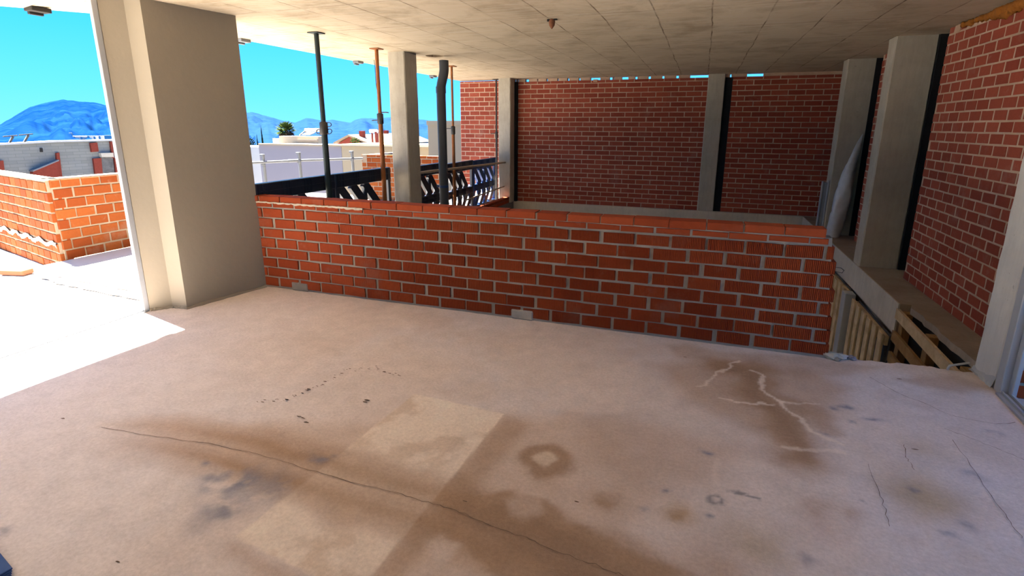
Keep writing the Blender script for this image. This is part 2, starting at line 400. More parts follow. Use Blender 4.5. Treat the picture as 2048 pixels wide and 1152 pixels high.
# trail stain
TR = [F2(*p) for p in ((1440,735),(1510,740),(1505,790),(1560,830),(1590,880),(1600,910))]
d = dpoly(wx2, wy2, TR); lay(sst(.24, .05, d-.10*(n2-.5)), brown, .55); lay(sst(.14, .03, d-.05*(n2-.5)), brown, .75); lay(sst(.09, .0, d), dbrown, .65)
TR2 = [F2(*p) for p in ((1540,790),(1640,830),(1660,860))]; d = dpoly(wx2, wy2, TR2); lay(sst(.11, .02, d), brown, .55)
for (x, y, r, c, a) in ((1212,1005,.055,brown,.8),(1360,1032,.06,np.array([.33,.215,.11]),.85),(1500,1082,.11,olive,.45),(1525,1105,.07,olive,.45),(1830,980,.14,olive,.8),(1860,1000,.10,olive,.5),(1625,1025,.05,brown,.5),(1705,1030,.05,brown,.5),(1640,1010,.04,brown,.4),(1850,900,.12,olive,.4),
                        (1420,1140,.15,brown,.5),(1650,1060,.08,np.array([.46,.35,.30]),.5),(1560,930,.07,brown,.4),(1095,955,.05,brown,.3)):
    px, py = F2(x, y); d = np.hypot(wx2-px, wy2-py); lay(np.exp(-(d/r)**2), c, a)
# blue-grey specks and smudges
for (x, y, rx, ry, a) in ((1672,818,.030,.022,.7),(1695,815,.05,.016,.8),(1748,836,.045,.016,.85),(1708,848,.025,.015,.7),(1412,908,.022,.018,.9),(1945,950,.05,.03,.5),(1818,975,.025,.018,.6),(1615,1122,.045,.03,.45),(1940,1050,.035,.03,.5),(1905,1070,.03,.02,.5),
                        (1333,982,.012,.014,.7),(1300,1025,.018,.014,.5),(1418,1033,.014,.012,.8),(1730,1003,.02,.012,.5),(1650,868,.02,.012,.5),(10,1062,.035,.02,.6),(1975,860,.03,.02,.4),(2000,868,.02,.02,.4),(415,926,.035,.02,.8),(640,918,.06,.02,.7),(670,912,.03,.014,.5)):
    px, py = F2(x, y); d = np.hypot((wx2-px)/rx, (wy2-py)/ry); lay(np.exp(-d**2), blueg, a)
for (x, y, r, a) in ((455,965,.10,.9),(425,960,.05,.6),(490,965,.06,.7),(440,1010,.07,.6),(460,1020,.05,.7),(545,970,.09,.45),(510,1000,.09,.35),(395,1050,.06,.35)):
    px, py = F2(x, y); d = np.hypot(wx2-px, wy2-py); lay(np.exp(-(d/r)**2)*sst(.38, .62, n3*.6+n2*.5), blueg, a)
px, py = F2(1437, 1005); d = np.hypot(wx2-px, wy2-py); lay(np.exp(-((d-.028)/.010)**2), (.12, .12, .12), .7)
d = dpoly(wx2, wy2, [F2(1455,984), F2(1490,990), F2(1520,997)]); lay(sst(.016, .006, d)*sst(.3, .6, n3), (.12, .12, .12), .75)
# pale efflorescence veins
for L_, w_, a in (([(1478,720),(1462,735),(1430,748),(1408,768),(1392,772)],.016,.7),([(1435,797),(1470,804),(1510,808),(1545,808)],.014,.75),([(1505,742),(1530,752),(1520,778),(1545,795),(1570,812),(1600,838),(1625,865),(1680,888)],.020,.75),([(1560,892),(1620,895),(1690,905)],.022,.5),([(1545,798),(1590,810),(1640,812)],.012,.5),
                     ([(1440,925),(1432,960),(1440,975)],.03,.3),([(1600,960),(1595,985)],.03,.3)):
    d = dpoly(wx2, wy2, [F2(*p) for p in L_]); lay(sst(w_, w_*.25, d), (.70, .60, .50), a)
lay(soft(WX, WY, [(1900,745),(1985,775),(1930,790),(1800,760)], .05), brown, .5)
A *= (1.22*(.90+.2*n3))[..., None]; A = np.minimum(A, .82)

NX, NY = len(gx), len(gy)
edge = np.clip((GX-.95)/.1, 0, 1)*np.clip((GY-3.9)/.16, 0, 1)
GYj = GY + edge*((fbm(GX*6, GY*0, 55)-.5)*.10)
Vf = np.stack([GX, GYj, (fbm(GX*.9, GY*.9, 70)-.5)*.006], -1).reshape(-1, 3)
idx = np.arange(NX*NY).reshape(NY, NX)
Q = np.stack([idx[:-1,:-1], idx[:-1,1:], idx[1:,1:], idx[1:,:-1]], -1).reshape(-1, 4)
me = bpy.data.meshes.new('floor'); me.from_pydata(Vf.tolist(), [], Q.tolist())
ca = me.attributes.new('stain', 'FLOAT_COLOR', 'POINT')
ca.data.foreach_set('color', np.concatenate([np.clip(A, .01, 1), np.ones(GX.shape+(1,))], -1).reshape(-1).astype(np.float32))
me.polygons.foreach_set('use_smooth', [True]*len(me.polygons)); me.materials.append(M['floor']); me.update()
floor = bpy.data.objects.new('floor', me); COL.objects.link(floor); struct(floor)
g = MB(); g.box(FX0, 1.88, -2.5, 4.05, -.30, -.012); struct(g.build('floor_slab', M['ledge'])).parent = floor

def ribbon(mb, pts, w, z=.0045, n=6):
    P = []
    for a, b in zip(pts[:-1], pts[1:]):
        for k in range(n): t = k/n; P.append(Vector((a[0]+(b[0]-a[0])*t, a[1]+(b[1]-a[1])*t, 0)))
    P.append(Vector((pts[-1][0], pts[-1][1], 0)))
    P = [p+Vector((random.uniform(-.006,.006), random.uniform(-.006,.006), 0)) for p in P]
    V = []
    for i, p in enumerate(P):
        t = (P[min(i+1, len(P)-1)]-P[max(i-1, 0)]).normalized(); s = Vector((-t.y, t.x, 0)); ww = w*random.uniform(.5, 1.2)/2
        V += [(p.x+s.x*ww, p.y+s.y*ww, z), (p.x-s.x*ww, p.y-s.y*ww, z)]
    mb.add(V, [(2*i, 2*i+1, 2*i+3, 2*i+2) for i in range(len(P)-1)])
for L_, w_ in ((CR1, .0028), ([F2(*p) for p in ((1740,755),(1790,785),(1850,808),(1900,832),(1990,850),(2030,846))], .003), ([F2(*p) for p in ((1890,858),(1960,885),(2010,905),(2060,925))], .003),
               ([F2(*p) for p in ((1806,890),(1812,915),(1828,940))], .003), ([F2(*p) for p in ((1738,930),(1755,980),(1770,1020),(1778,1055))], .0025), ([F2(*p) for p in ((1905,880),(1960,960),(2010,1030),(2045,1080))], .0025)):
    g = MB(); ribbon(g, L_, w_); o = g.build('crack', M['crack']); o.parent = floor; struct(o)
g = MB()
def chip(x, y, r):
    px, py = F2(x, y); n = 7; V = []
    for k in range(n):
        a = 2*PI*k/n; q = r*random.uniform(.5, 1.2); V.append((px+q*math.cos(a)*1.6, py+q*math.sin(a)*.55, .0045))
    g.add(V, [tuple(range(n))])
for a, b, n in (((515,805),(560,800),6),((560,805),(610,785),9),((610,785),(650,765),8),((650,765),(690,742),8),((690,742),(760,735),9),((750,740),(805,753),10)):
    for k in range(n):
        t = (k+random.random())/n; chip(a[0]+(b[0]-a[0])*t+random.uniform(-3,3), a[1]+(b[1]-a[1])*t+random.uniform(-3,3), random.uniform(.004, .010))
for x, y, r in ((735,802,.016),(730,805,.012),(598,834,.012),(606,837,.011),(612,846,.014),(126,838,.009),(235,1125,.009),(1153,1005,.008),(930,1004,.007),(1800,759,.012),(1830,900,.01),(1370,715,.008)): chip(x, y, r)
o = g.build('surface_pits', M['crack']); o.parent = floor; struct(o)

# --- ceiling slab (with round drain hole) ------------------------------------
HX, HY, HR = -3.678, 7.027, .135
def cz(x, y):   # the cantilevered outer edge sags towards the terrace corner
    t = min(max((3.60-y)/.82, 0), 1.6); s = min(max((-4.6-x)/.55, 0), 1)
    return ZC - .088*t*s
g = MB()
xs = sorted([-5.15, -5.0, -4.8, -4.6, -4.3, HX-.18, HX+.18, -2.5, -1, .5, 2.0, 2.75]); ys = sorted([-2.5, 0, 1.5, 2.2, 2.5, 2.79, 3.0, 3.2, 3.4, 3.6, 5, HY-.18, HY+.18, 9, 11.06])
for i in range(len(xs)-1):
    for j in range(len(ys)-1):
        x0, x1, y0, y1 = xs[i], xs[i+1], ys[j], ys[j+1]
        if abs((x0+x1)/2-HX) < .1 and abs((y0+y1)/2-HY) < .1:
            n = 32; sq = []; ci = []
            for k in range(n):
                a = 2*PI*k/n; c, s = math.cos(a), math.sin(a); q = .18/max(abs(c), abs(s))
                sq.append((HX+c*q, HY+s*q, ZC)); ci.append((HX+c*HR, HY+s*HR, ZC))
            up = [(x, y, ZC+.28) for x, y, z in ci]
            V = sq+ci+up
            g.add(V, [((k+1)%n, k, n+k, n+(k+1)%n) for k in range(n)]+[(n+(k+1)%n, n+k, 2*n+k, 2*n+(k+1)%n) for k in range(n)]+[tuple(range(3*n-1, 2*n-1, -1))])
            continue
        g.add([(x0,y0,cz(x0,y0)),(x0,y1,cz(x0,y1)),(x1,y1,cz(x1,y1)),(x1,y0,cz(x1,y0))], [(0,1,2,3)])
T = ZC+.30
for a, b in (((-5.15,-2.5),(-5.15,11.06)),((-5.15,11.06),(2.75,11.06)),((2.75,11.06),(2.75,-2.5)),((2.75,-2.5),(-5.15,-2.5))):
    L_ = [a, b] if a[0] != -5.15 or b[0] != -5.15 else [(-5.15, y) for y in ys]
    for p, q in zip(L_[:-1], L_[1:]):
        g.add([(p[0],p[1],cz(*p)),(q[0],q[1],cz(*q)),(q[0],q[1],T),(p[0],p[1],T)], [(3,2,1,0)])
g.add([(-5.15,-2.5,T),(2.75,-2.5,T),(2.75,11.06,T),(-5.15,11.06,T)], [(0,1,2,3)])
struct(g.build('ceiling', M['ceiling']))

# --- brick walls -------------------------------------------------------------
def brickwall(mb, O, U, Nn, L, z0, z1, pitch, course, bh, joint, T, bev=.004, off=0.0, jit=.003, miB=0, miM=1, recess=.007, endcut=None, skip=None, groove=None, mortar=True):
    O = Vector(O); U = Vector(U).normalized(); Nn = Vector(Nn).normalized(); Z = Vector((0, 0, 1))
    def P(u, n, z): p = O+U*u+Nn*n; return (p.x, p.y, p.z+z)
    flip = U.cross(Nn).z > 0   # orientation of the frame
    def ad(V, Fs, mi, fa):
        if flip: Fs = [f[::-1] for f in Fs]
        mb.add(V, Fs, mi, fa)
    nrow = int(math.ceil((z1-z0)/course))
    for r in range(nrow):
        zb = z0+r*course; zt = min(zb+bh, z1)
        if zt-zb < .02: continue
        o = off+(pitch*.5 if r % 2 else 0)+random.uniform(-.012, .012)
        u = -((o) % pitch)
        while u < L:
            a, b = u+joint/2, u+pitch-joint/2; ua = u; u += pitch
            lim0, lim1 = 0.0, L
            if endcut: lim0, lim1 = endcut(zb)
            a += random.uniform(-jit, jit); b += random.uniform(-jit, jit)
            a, b = max(a, lim0), min(b, lim1)
            if b-a < .03: continue
            if skip and skip(a, b, r): continue
            d = random.uniform(-.0006, .002) if recess < .005 else random.uniform(-.0025, .002); q = [random.uniform(-jit, jit)*.6 for _ in range(4)]
            fa = random.random()
            zl0, zl1, zh0, zh1 = zb+q[0], zb+q[1], zt+q[2], zt+q[3]
            gr = groove(a, b) if groove else 0
            if gr > 0.01:
                n = max(6, int(round((b-a)/.0118))); us = []; ds = []
                for k in range(n):
                    u0 = a+(b-a)*k/n; w_ = (b-a)/n
                    us += [u0, u0+w_*.48, u0+w_*.55, u0+w_*.93]; ds += [d, d, d-.006*gr, d-.006*gr]
                us.append(b); ds.append(d); V = []; K = len(us)
                for uu, dd in zip(us, ds):
                    t = (uu-a)/(b-a); V += [P(uu, dd, zl0+(zl1-zl0)*t), P(uu, dd, zh0+(zh1-zh0)*t)]
                for uu in (a, b): t = (uu-a)/(b-a); V += [P(uu, -T, zl0), P(uu, -T, zh0)]
                Fs = [(2*k, 2*k+1, 2*k+3, 2*k+2) for k in range(K-1)]
                Fs += [(2*K, 2*K+1, 1, 0), (2*K-2, 2*K-1, 2*K+3, 2*K+2)]
                Fs += [tuple([2*k+1 for k in range(K)][::-1]+[2*K+1, 2*K+3])[::-1], tuple([2*k for k in range(K)]+[2*K+2, 2*K])[::-1]]
                ad(V, Fs, miB, fa); continue
            e_ = bev
            V = [P(a,-T,zl0),P(b,-T,zl1),P(b,-T,zh1),P(a,-T,zh0), P(a,d-e_,zl0),P(b,d-e_,zl1),P(b,d-e_,zh1),P(a,d-e_,zh0),
                 P(a+e_,d,zl0+e_),P(b-e_,d,zl1+e_),P(b-e_,d,zh1-e_),P(a+e_,d,zh0-e_)]
            Fs = [(8,11,10,9)]
            for k in range(4): k2 = (k+1)%4; Fs += [(k,4+k,4+k2,k2),(4+k,8+k,8+k2,4+k2)]
            ad(V, Fs, miB, fa)
    if mortar:
        # mortar bed: gridded so that its face is slightly uneven
        nu = max(2, int(L/.06)); nz = max(2, int((z1-z0)/.05)); V = []
        for j in range(nz+1):
            for i in range(nu+1):
                l0, l1 = (endcut(z0+(z1-z0)*j/nz) if endcut else (0, L)); l0 += .004; l1 -= .004
                V.append(P(l0+(l1-l0)*i/nu, -recess+random.uniform(-.5, .4)*min(.008, recess), z0+(z1-z0)*j/nz))
        ad(V, [(j*(nu+1)+i, (j+1)*(nu+1)+i, (j+1)*(nu+1)+i+1, j*(nu+1)+i+1) for j in range(nz) for i in range(nu)], miM, 0)
        l0, l1 = (endcut(z0) if endcut else (0, L)); h0, h1 = (endcut(z1) if endcut else (0, L))
        V = [P(l0+.004,-recess,z0),P(l1-.004,-recess,z0),P(h1-.004,-recess,z1),P(h0+.004,-recess,z1),P(l0+.004,-T+.002,z0),P(l1-.004,-T+.002,z0),P(h1-.004,-T+.002,z1),P(h0+.004,-T+.002,z1)]
        ad(V, [(4,5,6,7),(0,4,7,3),(1,2,6,5),(3,7,6,2),(0,1,5,4)], miM, 0)

WB = (M['brick_wall'], M['mortar_wall'])
YB = 10.9
def gapped(mb, spans, x0, x1, y0, y1, z0, z1):   # mortar packing under the ceiling, daylight gaps left open
    x = x0
    for a, b in sorted(spans):
        if a > x: mb.box(x, a, y0, y1, z0, z1, 1)
        x = b
    if x < x1: mb.box(x, x1, y0, y1, z0, z1, 1)
def gx_of(px): return -3.866+(px-1028)*.00990
spans = []
for z_, w_ in ((500,6),(565,14),(640,4),(705,6),(780,5),(850,7),(925,7),(1030,34),(1130,10),(1150,3),(1220,22),(1290,8),(1372,8),(1455,7),(1540,8),(1668,56)):
    c = gx_of(880+z_/3.2); h = w_/3.2*.0099*.95; spans.append((c-h, c+h))
g = MB(); brickwall(g, (-3.83, YB, 0), (1,0,0), (0,-1,0), 3.83, 0, 2.505, .283, .0945, .079, .015, .12, recess=.0042, off=.1)
gapped(g, spans, -3.83, 0.0, YB+.01, YB+.11, 2.500, ZC)
g.box(gx_of(1198), gx_of(1206), YB-.003, YB+.12, 2.47, 2.52, 1)
struct(g.build('wall_back', WB))
g = MB(); brickwall(g, (.42, YB, 0), (1,0,0), (0,-1,0), 1.85, 0, 2.505, .283, .0945, .079, .015, .12, recess=.0042, off=.05)
gapped(g, [(gx_of(1485), gx_of(1513)), (gx_of(1457)-.01, gx_of(1457)+.012)], .29, 2.3, YB+.01, YB+.11, 2.50, ZC)
struct(g.build('wall_back_right', WB))
g = MB(); brickwall(g, (-5.12, YB, -.3), (1,0,0), (0,-1,0), 1.02, 0, 2.84, .235, .097, .080, .016, .12, recess=.0042, off=.02)
struct(g.build('wall_back_left', WB))
XR = 2.2
g = MB(); brickwall(g, (XR, 6.62, 0), (0,-1,0), (-1,0,0), 2.55, 0, 2.50, .213, .0925, .077, .026, .12, recess=.003, bev=.002, off=.06)
struct(g.build('wall_right', WB))
g = MB(); brickwall(g, (XR, 8.70, 0), (0,-1,0), (-1,0,0), 1.42, 0, 2.50, .213, .0925, .077, .026, .12, recess=.003, bev=.002, off=.11)
struct(g.build('wall_right_middle', WB))
g = MB(); brickwall(g, (XR, 10.9, 0), (0,-1,0), (-1,0,0), 1.55, 0, 2.50, .213, .0925, .077, .026, .12, recess=.003, bev=.002, off=.03)
struct(g.build('wall_right_far', WB))
g = MB(); brickwall(g, (1.945, 3.77, -.01), (1,0,0), (0,-1,0), 1.9, 0, 2.57, .258, .1003, .082, .02, .12, off=.06)
struct(g.build('wall_right_outer', (M['brick_low'], M['mortar_low'])))
# broken brick and mortar fill between the right wall and the ceiling
g = MB()
for y0, y1 in ((4.13, 6.62), (7.28, 8.72)):
    y = y0
    while y < y1:
        d_ = random.uniform(.06, .16); h = random.uniform(.0, .03)
        g.box(XR+random.uniform(0, .02), XR+.11, y, min(y+d_, y1), 2.49, ZC-.004 if random.random() < .8 else 2.53, random.choice((0, 1, 1)), random.random(), .004); y += d_
struct(g.build('trim_1', WB))

g = MB(); g.box(2.42, 2.54, 3.9, 11.02, -.3, ZC-.002); struct(g.build('wall_right_light_block', M['dark']))  # dark board added behind the wall to stop daylight leaking in
# --- ledges (slab edges around the opening) -----------------------------------
g = MB()
n = 14; pts = [(1.94+random.uniform(-.018, .022), 4.10+(5.58-4.10)*k/n) for k in range(n+1)]
g.prism([(2.36, 4.10)]+[(2.36, 10.80), (1.87, 10.80), (1.87, 5.58)]+pts[::-1], -.06, 0.0)
g.box(1.87, 2.36, 5.58, 10.80, -.30, -.058); g.box(2.05, 2.36, 4.10, 5.60, -.30, -.058)
struct(g.build('trim_2', M['ledge']))
g = MB(); g.box(1.858, 1.872, 5.58, 10.795, -.30, -.001); struct(g.build('trim_3', M['fascia']))
g = MB(); g.box(-3.84, 2.36, 10.80, 11.02, -.45, 0.0); struct(g.build('trim_4', M['fascia']))
g = MB(); g.box(-5.15, -3.85, 4.02, 11.02, -.30, 0.0); struct(g.build('trim_5', M['balcony']))
# room below the opening
g = MB(); g.box(-4.3, 2.5, 4.0, 11.05, -1.72, -1.55); struct(g.build('floor_lower', M['void_white']))
g = MB(); g.box(2.06, 2.36, 4.05, 10.9, -1.55, -.30); struct(g.build('wall_lower_right', M['fascia']))
g = MB(); g.box(-4.2, 2.36, 10.9, 11.02, -1.55, -.45); struct(g.build('wall_lower_back', M['fascia']))
g = MB(); g.box(-4.2, -4.0, 4.1, 10.9, -1.55, -.30); struct(g.build('wall_lower_left', M['void_white']))
g = MB(); g.box(-4.2, 2.06, 3.80, 3.95, -1.55, -.30); struct(g.build('wall_lower_front', M['void_white']))
# rear of the room, behind the photographer
g = MB(); g.box(-4.6, 2.75, -2.62, -2.5, 0, ZC); struct(g.build('wall_rear', M['render']))
g = MB(); g.box(-4.62, -4.50, -2.5, -.4, .03, ZC); struct(g.build('wall_left_light_cut', M['render']))  # unseen wall added to shorten the left opening and cut light
g = MB(); g.box(1.89, 2.01, -2.5, .6, .03, ZC); struct(g.build('wall_right_light_cut', M['render']))  # unseen wall added to shorten the right opening and cut light

# --- doors: sliding door frames without leaves -------------------------------
d1 = thing('door_1', (-4.52, 3.05, 0), None, None, kind='structure')
g = MB(); g.bbox(-4.532, -4.497, 3.02, 3.066, 0, 2.535, .003); g.build('door_jamb', M['alu'], d1, (-4.52, 3.05, 0))
g = MB(); g.box(-4.565, -4.485, -2.5, 3.02, -.01, .012); g.box(-4.545, -4.535, -2.5, 3.02, .012, .024); g.box(-4.512, -4.502, -2.5, 3.02, .012, .024); g.build('door_track', M['alu'], d1, (-4.52, 3.05, 0))
d2 = thing('door_2', (1.9, 3.8, 0), None, None, kind='structure')
g = MB(); g.bbox(1.862, 1.94, 3.765, 3.838, 0, 2.52, .004); g.bbox(1.90, 1.925, 3.72, 3.765, 0, 2.52, .003); g.build('door_jamb', M['alu'], d2, (1.9, 3.8, 0))
g = MB(); g.obox((1.885, 3.76, .004), (1.80, 2.4, .004), .09, .02); g.obox((1.87, 3.76, .02), (1.785, 2.4, .02), .01, .014); g.obox((1.905, 3.76, .02), (1.82, 2.4, .02), .01, .014); g.obox((1.80, 2.4, .004), (1.80, -2.5, .004), .09, .02)
g.build('door_track', M['alu'], d2, (1.9, 3.8, 0))

# --- ground outside ------------------------------------------------------------
g = MB(); g.box(-14, -4.56, -3.5, 4.02, -.25, -.006); struct(g.build('terrace_floor', M['terrace']))
g = MB(); g.box(-9.5, -5.15, 4.02, 10.5, -.25, -.008); struct(g.build('far_terrace_floor', M['balcony']))
g = MB(); g.box(1.9, 7, -3.5, 3.77, -.25, -.012); struct(g.build('side_terrace_floor', M['terrace']))
g = MB(); g.box(-9000, 3000, -800, 9000, -9.0, -8.0); struct(g.build('ground', M['ground']))
g = MB(); g.box(-110, -9.6, -70, 60, -4.5, -3.5); struct(g.build('bounce_ground', M['bounce']))  # unseen pale plane added to bounce sunlight onto the right columns

# ================================================================== COLUMNS, HALF WALL, PILLAR
def column(x0, x1, y0, y1, label, mat, strip=None, z0=0.0, z1=ZC, group='concrete columns around the opening'):
    t = thing('concrete_column', ((x0+x1)/2, (y0+y1)/2, z0), label, 'column', group)
    off = ((x0+x1)/2, (y0+y1)/2, z0)
    g = MB(); nz = 26; V = []
    b = .012
    ring = [(x0+b,y0),(x1-b,y0),(x1,y0+b),(x1,y1-b),(x1-b,y1),(x0+b,y1),(x0,y1-b),(x0,y0+b)]
    for k in range(nz+1):
        z = z0+(z1-z0)*k/nz
        for i, (x, y) in enumerate(ring):
            j = .0022 if 0 < k < nz else 0
            V.append((x+random.uniform(-j, j), y+random.uniform(-j, j), z))
    F = [(k*8+i, k*8+(i+1)%8, (k+1)*8+(i+1)%8, (k+1)*8+i) for k in range(nz) for i in range(8)] + [tuple(range(8))[::-1], tuple(nz*8+i for i in range(8))]
    g.add(V, F); g.build('shaft', mat, t, off)
    if strip:
        g = MB(); g.box(*strip); g.build('expansion_joint', M['joint'], t, off)['label'] = 'black joint strip between column and brick wall'
    return t
column(-4.10, -3.84, 6.46, 6.79, 'grey concrete column on the left edge of the opening behind the black pallet barrier', M['column'])
column(-4.09, -3.825, 10.55, 10.90, 'grey concrete column in the far left corner of the brick back wall', M['column'], (-3.825, -3.775, 10.80, 10.90, 0.0, 2.50))
column(-.01, .29, 10.85, 11.0, 'flat concrete column between the two panels of the brick back wall', M['column'], (.29, .425, 10.90, 10.99, 0.0, 2.50))
column(1.87, 2.24, 9.08, 9.36, 'concrete column on the right ledge with the silver film roll leaning beside it', M['column'], (2.22, 2.37, 9.06, 9.10, 0.0, ZC))
column(1.87, 2.26, 7.02, 7.28, 'large concrete column standing on the right ledge with one pale side face', M['column'], (2.26, 2.40, 7.00, 7.06, 0.0, ZC))
column(1.868, 2.36, 3.85, 4.125, 'pale column at the right edge beside the aluminium door frame', M['palecol'])

# half wall
hw = thing('half_wall', (-1.6, 4.04, 0), 'low red brick half wall with ribbed bricks across the middle of the room', 'wall')
OFF = (-1.6, 4.04, 0)
X0, X1 = -4.10, .965
def cut(z): return (0.0, (X1-.075*z/1.0) - X0 + random.uniform(-.012, .012) - 0)
def cutm(z): return (0.0, (X1-.075*z) - X0 - .012)
g = MB()
def groove(a, b):
    x = X0+(a+b)/2; return float(min(1, max(0.0, (x+3.4)/1.6)))
def skiph(a, b, r):
    x = X0+(a+b)/2
    return (r == 0 and (-3.75 < x < -3.55 or -1.45 < x < -1.22))
brickwall(g, (X0, 3.98, .022), (1,0,0), (0,-1,0), X1-X0, .0, .800, .2575, .1003, .084, .024, .115, off=.07, jit=.007, endcut=cut, skip=skiph, groove=groove, mortar=False)
brickwall(g, (X0, 3.98, .0), (1,0,0), (0,-1,0), X1-X0, 0, .872, 9, 9, 0, .02, .115, endcut=cutm, recess=.0115)
g.build('brickwork', (M['brick_low'], M['mortar_low']), hw, OFF)
g = MB()
brickwall(g, (X0, 3.972, 0), (1,0,0), (0,-1,0), 4.955, .826, .870, .2575, .2, .042, .012, .125, off=.06, jit=.005, mortar=False, endcut=lambda z: (0, 4.96))
brickwall(g, (X0, 3.966, 0), (1,0,0), (0,-1,0), 4.975, .876, .934, .2575, .2, .056, .010, .135, off=.20, jit=.005, mortar=False, endcut=lambda z: (0, 4.97))
brickwall(g, (X0, 3.972, 0), (1,0,0), (0,-1,0), 4.93, .822, .925, 9, 9, 0, .02, .12, recess=.006)
g.build('coping', (M['brick_low'], M['mortar_low']), hw, OFF)
g = MB(); V = []; n = 60
for k in range(n+1):
    x = -4.07+1.22*k/n; a = .866+.003*math.sin(k*1.3)+random.uniform(-.005, .003)-.010*k/n; b = .882+random.uniform(-.002, .004)-.004*k/n
    y = 3.957+random.uniform(-.003, .002); V += [(x, 3.985, a), (x, y, a+.003), (x, y, b-.003), (x, 3.985, b)]
g.add(V, [(4*k+i, 4*k+4+i, 4*k+5+i, 4*k+1+i) for k in range(n) for i in range(3)])
g.build('cement_smear', M['cement'], hw, OFF)['label'] = 'cream cement smear under the coping bricks'
# grey mortar plugs where two bricks are missing
g = MB()
for x in (-3.66, -1.335):
    g.bbox(x-.10, x+.10, 3.972, 4.06, .0, .088, .012)
g.build('mortar_plug', M['mortar_low'], hw, OFF)['label'] = 'grey mortar plugs in the bottom course'

# rendered pillar between door and half wall
pl = thing('rendered_pillar', (-4.3, 3.5, 0), 'broad beige rendered pillar with a stepped corner left of the half wall', 'pillar')
P0, P1, P2, P3 = (-4.494, 3.068), (-4.394, 3.199), (-4.236, 3.214), (-4.085, 3.981)
g = MB(); ring = [P0, P1, P2, P3, (-4.30, 3.985), (-4.54, 3.90), (-4.54, 3.066)]
g.prism(ring, 0.012, ZC)
g.build('shaft', M['render'], pl, (-4.3, 3.5, 0))
g = MB()
V = []; n = 40; path = [P0, P1, P2, P3]
def lerp(t):
    s = t*3; i = min(int(s), 2); f = s-i; a, b = path[i], path[i+1]; return a[0]+(b[0]-a[0])*f, a[1]+(b[1]-a[1])*f
for k in range(n+1):
    x, y = lerp(k/n); o_ = .012+random.uniform(0, .014); h = .010+random.uniform(0, .014)
    V += [(x-.01, y, .0), (x+o_, y-o_*.5, .0), (x+o_*.6, y-o_*.3, h), (x-.01, y, h+.006)]
g.add(V, [(4*k+i, 4*k+4+i, 4*k+5+i, 4*k+1+i) for k in range(n) for i in range(3)])
g.build('mortar_skirt', M['render'], pl, (-4.3, 3.5, 0))

# ================================================================== PROPS, PIPE, PALLETS
def prop(x, y, label, mats, zcol, r0, r1, rings):
    t = thing('steel_prop', (x, y, 0), label, 'prop', 'telescopic props holding up the slab edge')
    g = MB(); g.bbox(-.045, .045, -.045, .045, 0, .008, .002); g.build('base_plate', mats[0], t)
    g = MB(); g.tube([(0,0,.008), (0,0,zcol)], r0, 14); g.build('outer_tube', mats[0], t)
    g = MB(); g.tube([(0,0,zcol-.05), (0,0,ZC-.012)], r1, 14); g.build('inner_tube', mats[1], t)
    g = MB(); g.bbox(-.065, .065, -.065, .065, ZC-.012, ZC-.002, .002); g.build('top_plate', mats[1], t)
    g = MB(); g.tube([(0,0,zcol-.10), (0,0,zcol-.09), (0,0,zcol+.03), (0,0,zcol+.04)], [r0*1.02, r0*1.35, r0*1.35, r1*1.1], 14); g.build('threaded_collar', mats[2], t)
    for (kind, dz, side) in rings:
        g = MB()
        if kind == 'ring':
            P = [(side*(r0+.028)+.03*math.cos(a), -.012+.02*math.sin(a)*0, zcol+dz+.022*math.sin(a)) for a in np.linspace(0, 2*PI, 17)]
            P = [(side*(r0+.034)+.036*math.cos(a), .01*math.sin(a), zcol+dz+.026*math.sin(a)) for a in np.linspace(0, 2*PI, 17)]
            g.tube(P, .005, 6, cap=False)
        elif kind == 'hook':
            P = [(side*r0*.8, 0, zcol+dz)]+[(side*(r0+.034)+.036*math.cos(a), 0, zcol+dz+.022*math.sin(a)-.0) for a in np.linspace(PI*.6, -PI*.6, 9)]
            g.tube(P, .005, 6)
        else:
            g.tube([(r0*.5*side, 0, zcol+dz), (side*.09, 0, zcol+dz), (side*.13, 0, zcol+dz-.004)], .007, 8)
        g.build('handle', mats[2], t)
    return t
SG = (M['steel_green'], M['steel_green'], M['steel_dark'])
RU = (M['rust'], M['rust'], M['steel_dark'])
prop(-3.985, 4.93, 'dark green telescopic prop with ring handles nearest the beige pillar', SG, 1.60, .033, .026, (('ring', -.065, -1), ('ring', -.065, 1), ('hook', .01, 1)))
pr2 = prop(-4.05, 6.14, 'rusty orange prop just left of the concrete column behind the half wall', RU, 1.72, .031, .024, (('pin', -.05, -1), ('pin', .05, 1)))
prop(-4.012, 8.23, 'thin orange prop to the right of the grey drainpipe', RU, 1.56, .027, .019, (('pin', .0, -1),))
prop(-4.20, 10.72, 'black prop tight against the far left corner column', (M['steel_dark'],)*3, 1.45, .022, .018, (('pin', .0, -1),))
t = thing('hanging_wire', (-4.10, 6.02, ZC), 'thin dark wire hanging from the slab beside the rusty orange prop', 'wire')
a, b = at_y(748, 120, 6.3), at_y(762, 212, 6.14)
g = MB(); g.tube([a+(b-a)*k/10+Vector((-.045*math.sin(PI*k/10)**2*(k/10), 0, 0)) for k in range(11)], .004, 6)
t.location = a; g.build('cable', M['steel_dark'], t, a)

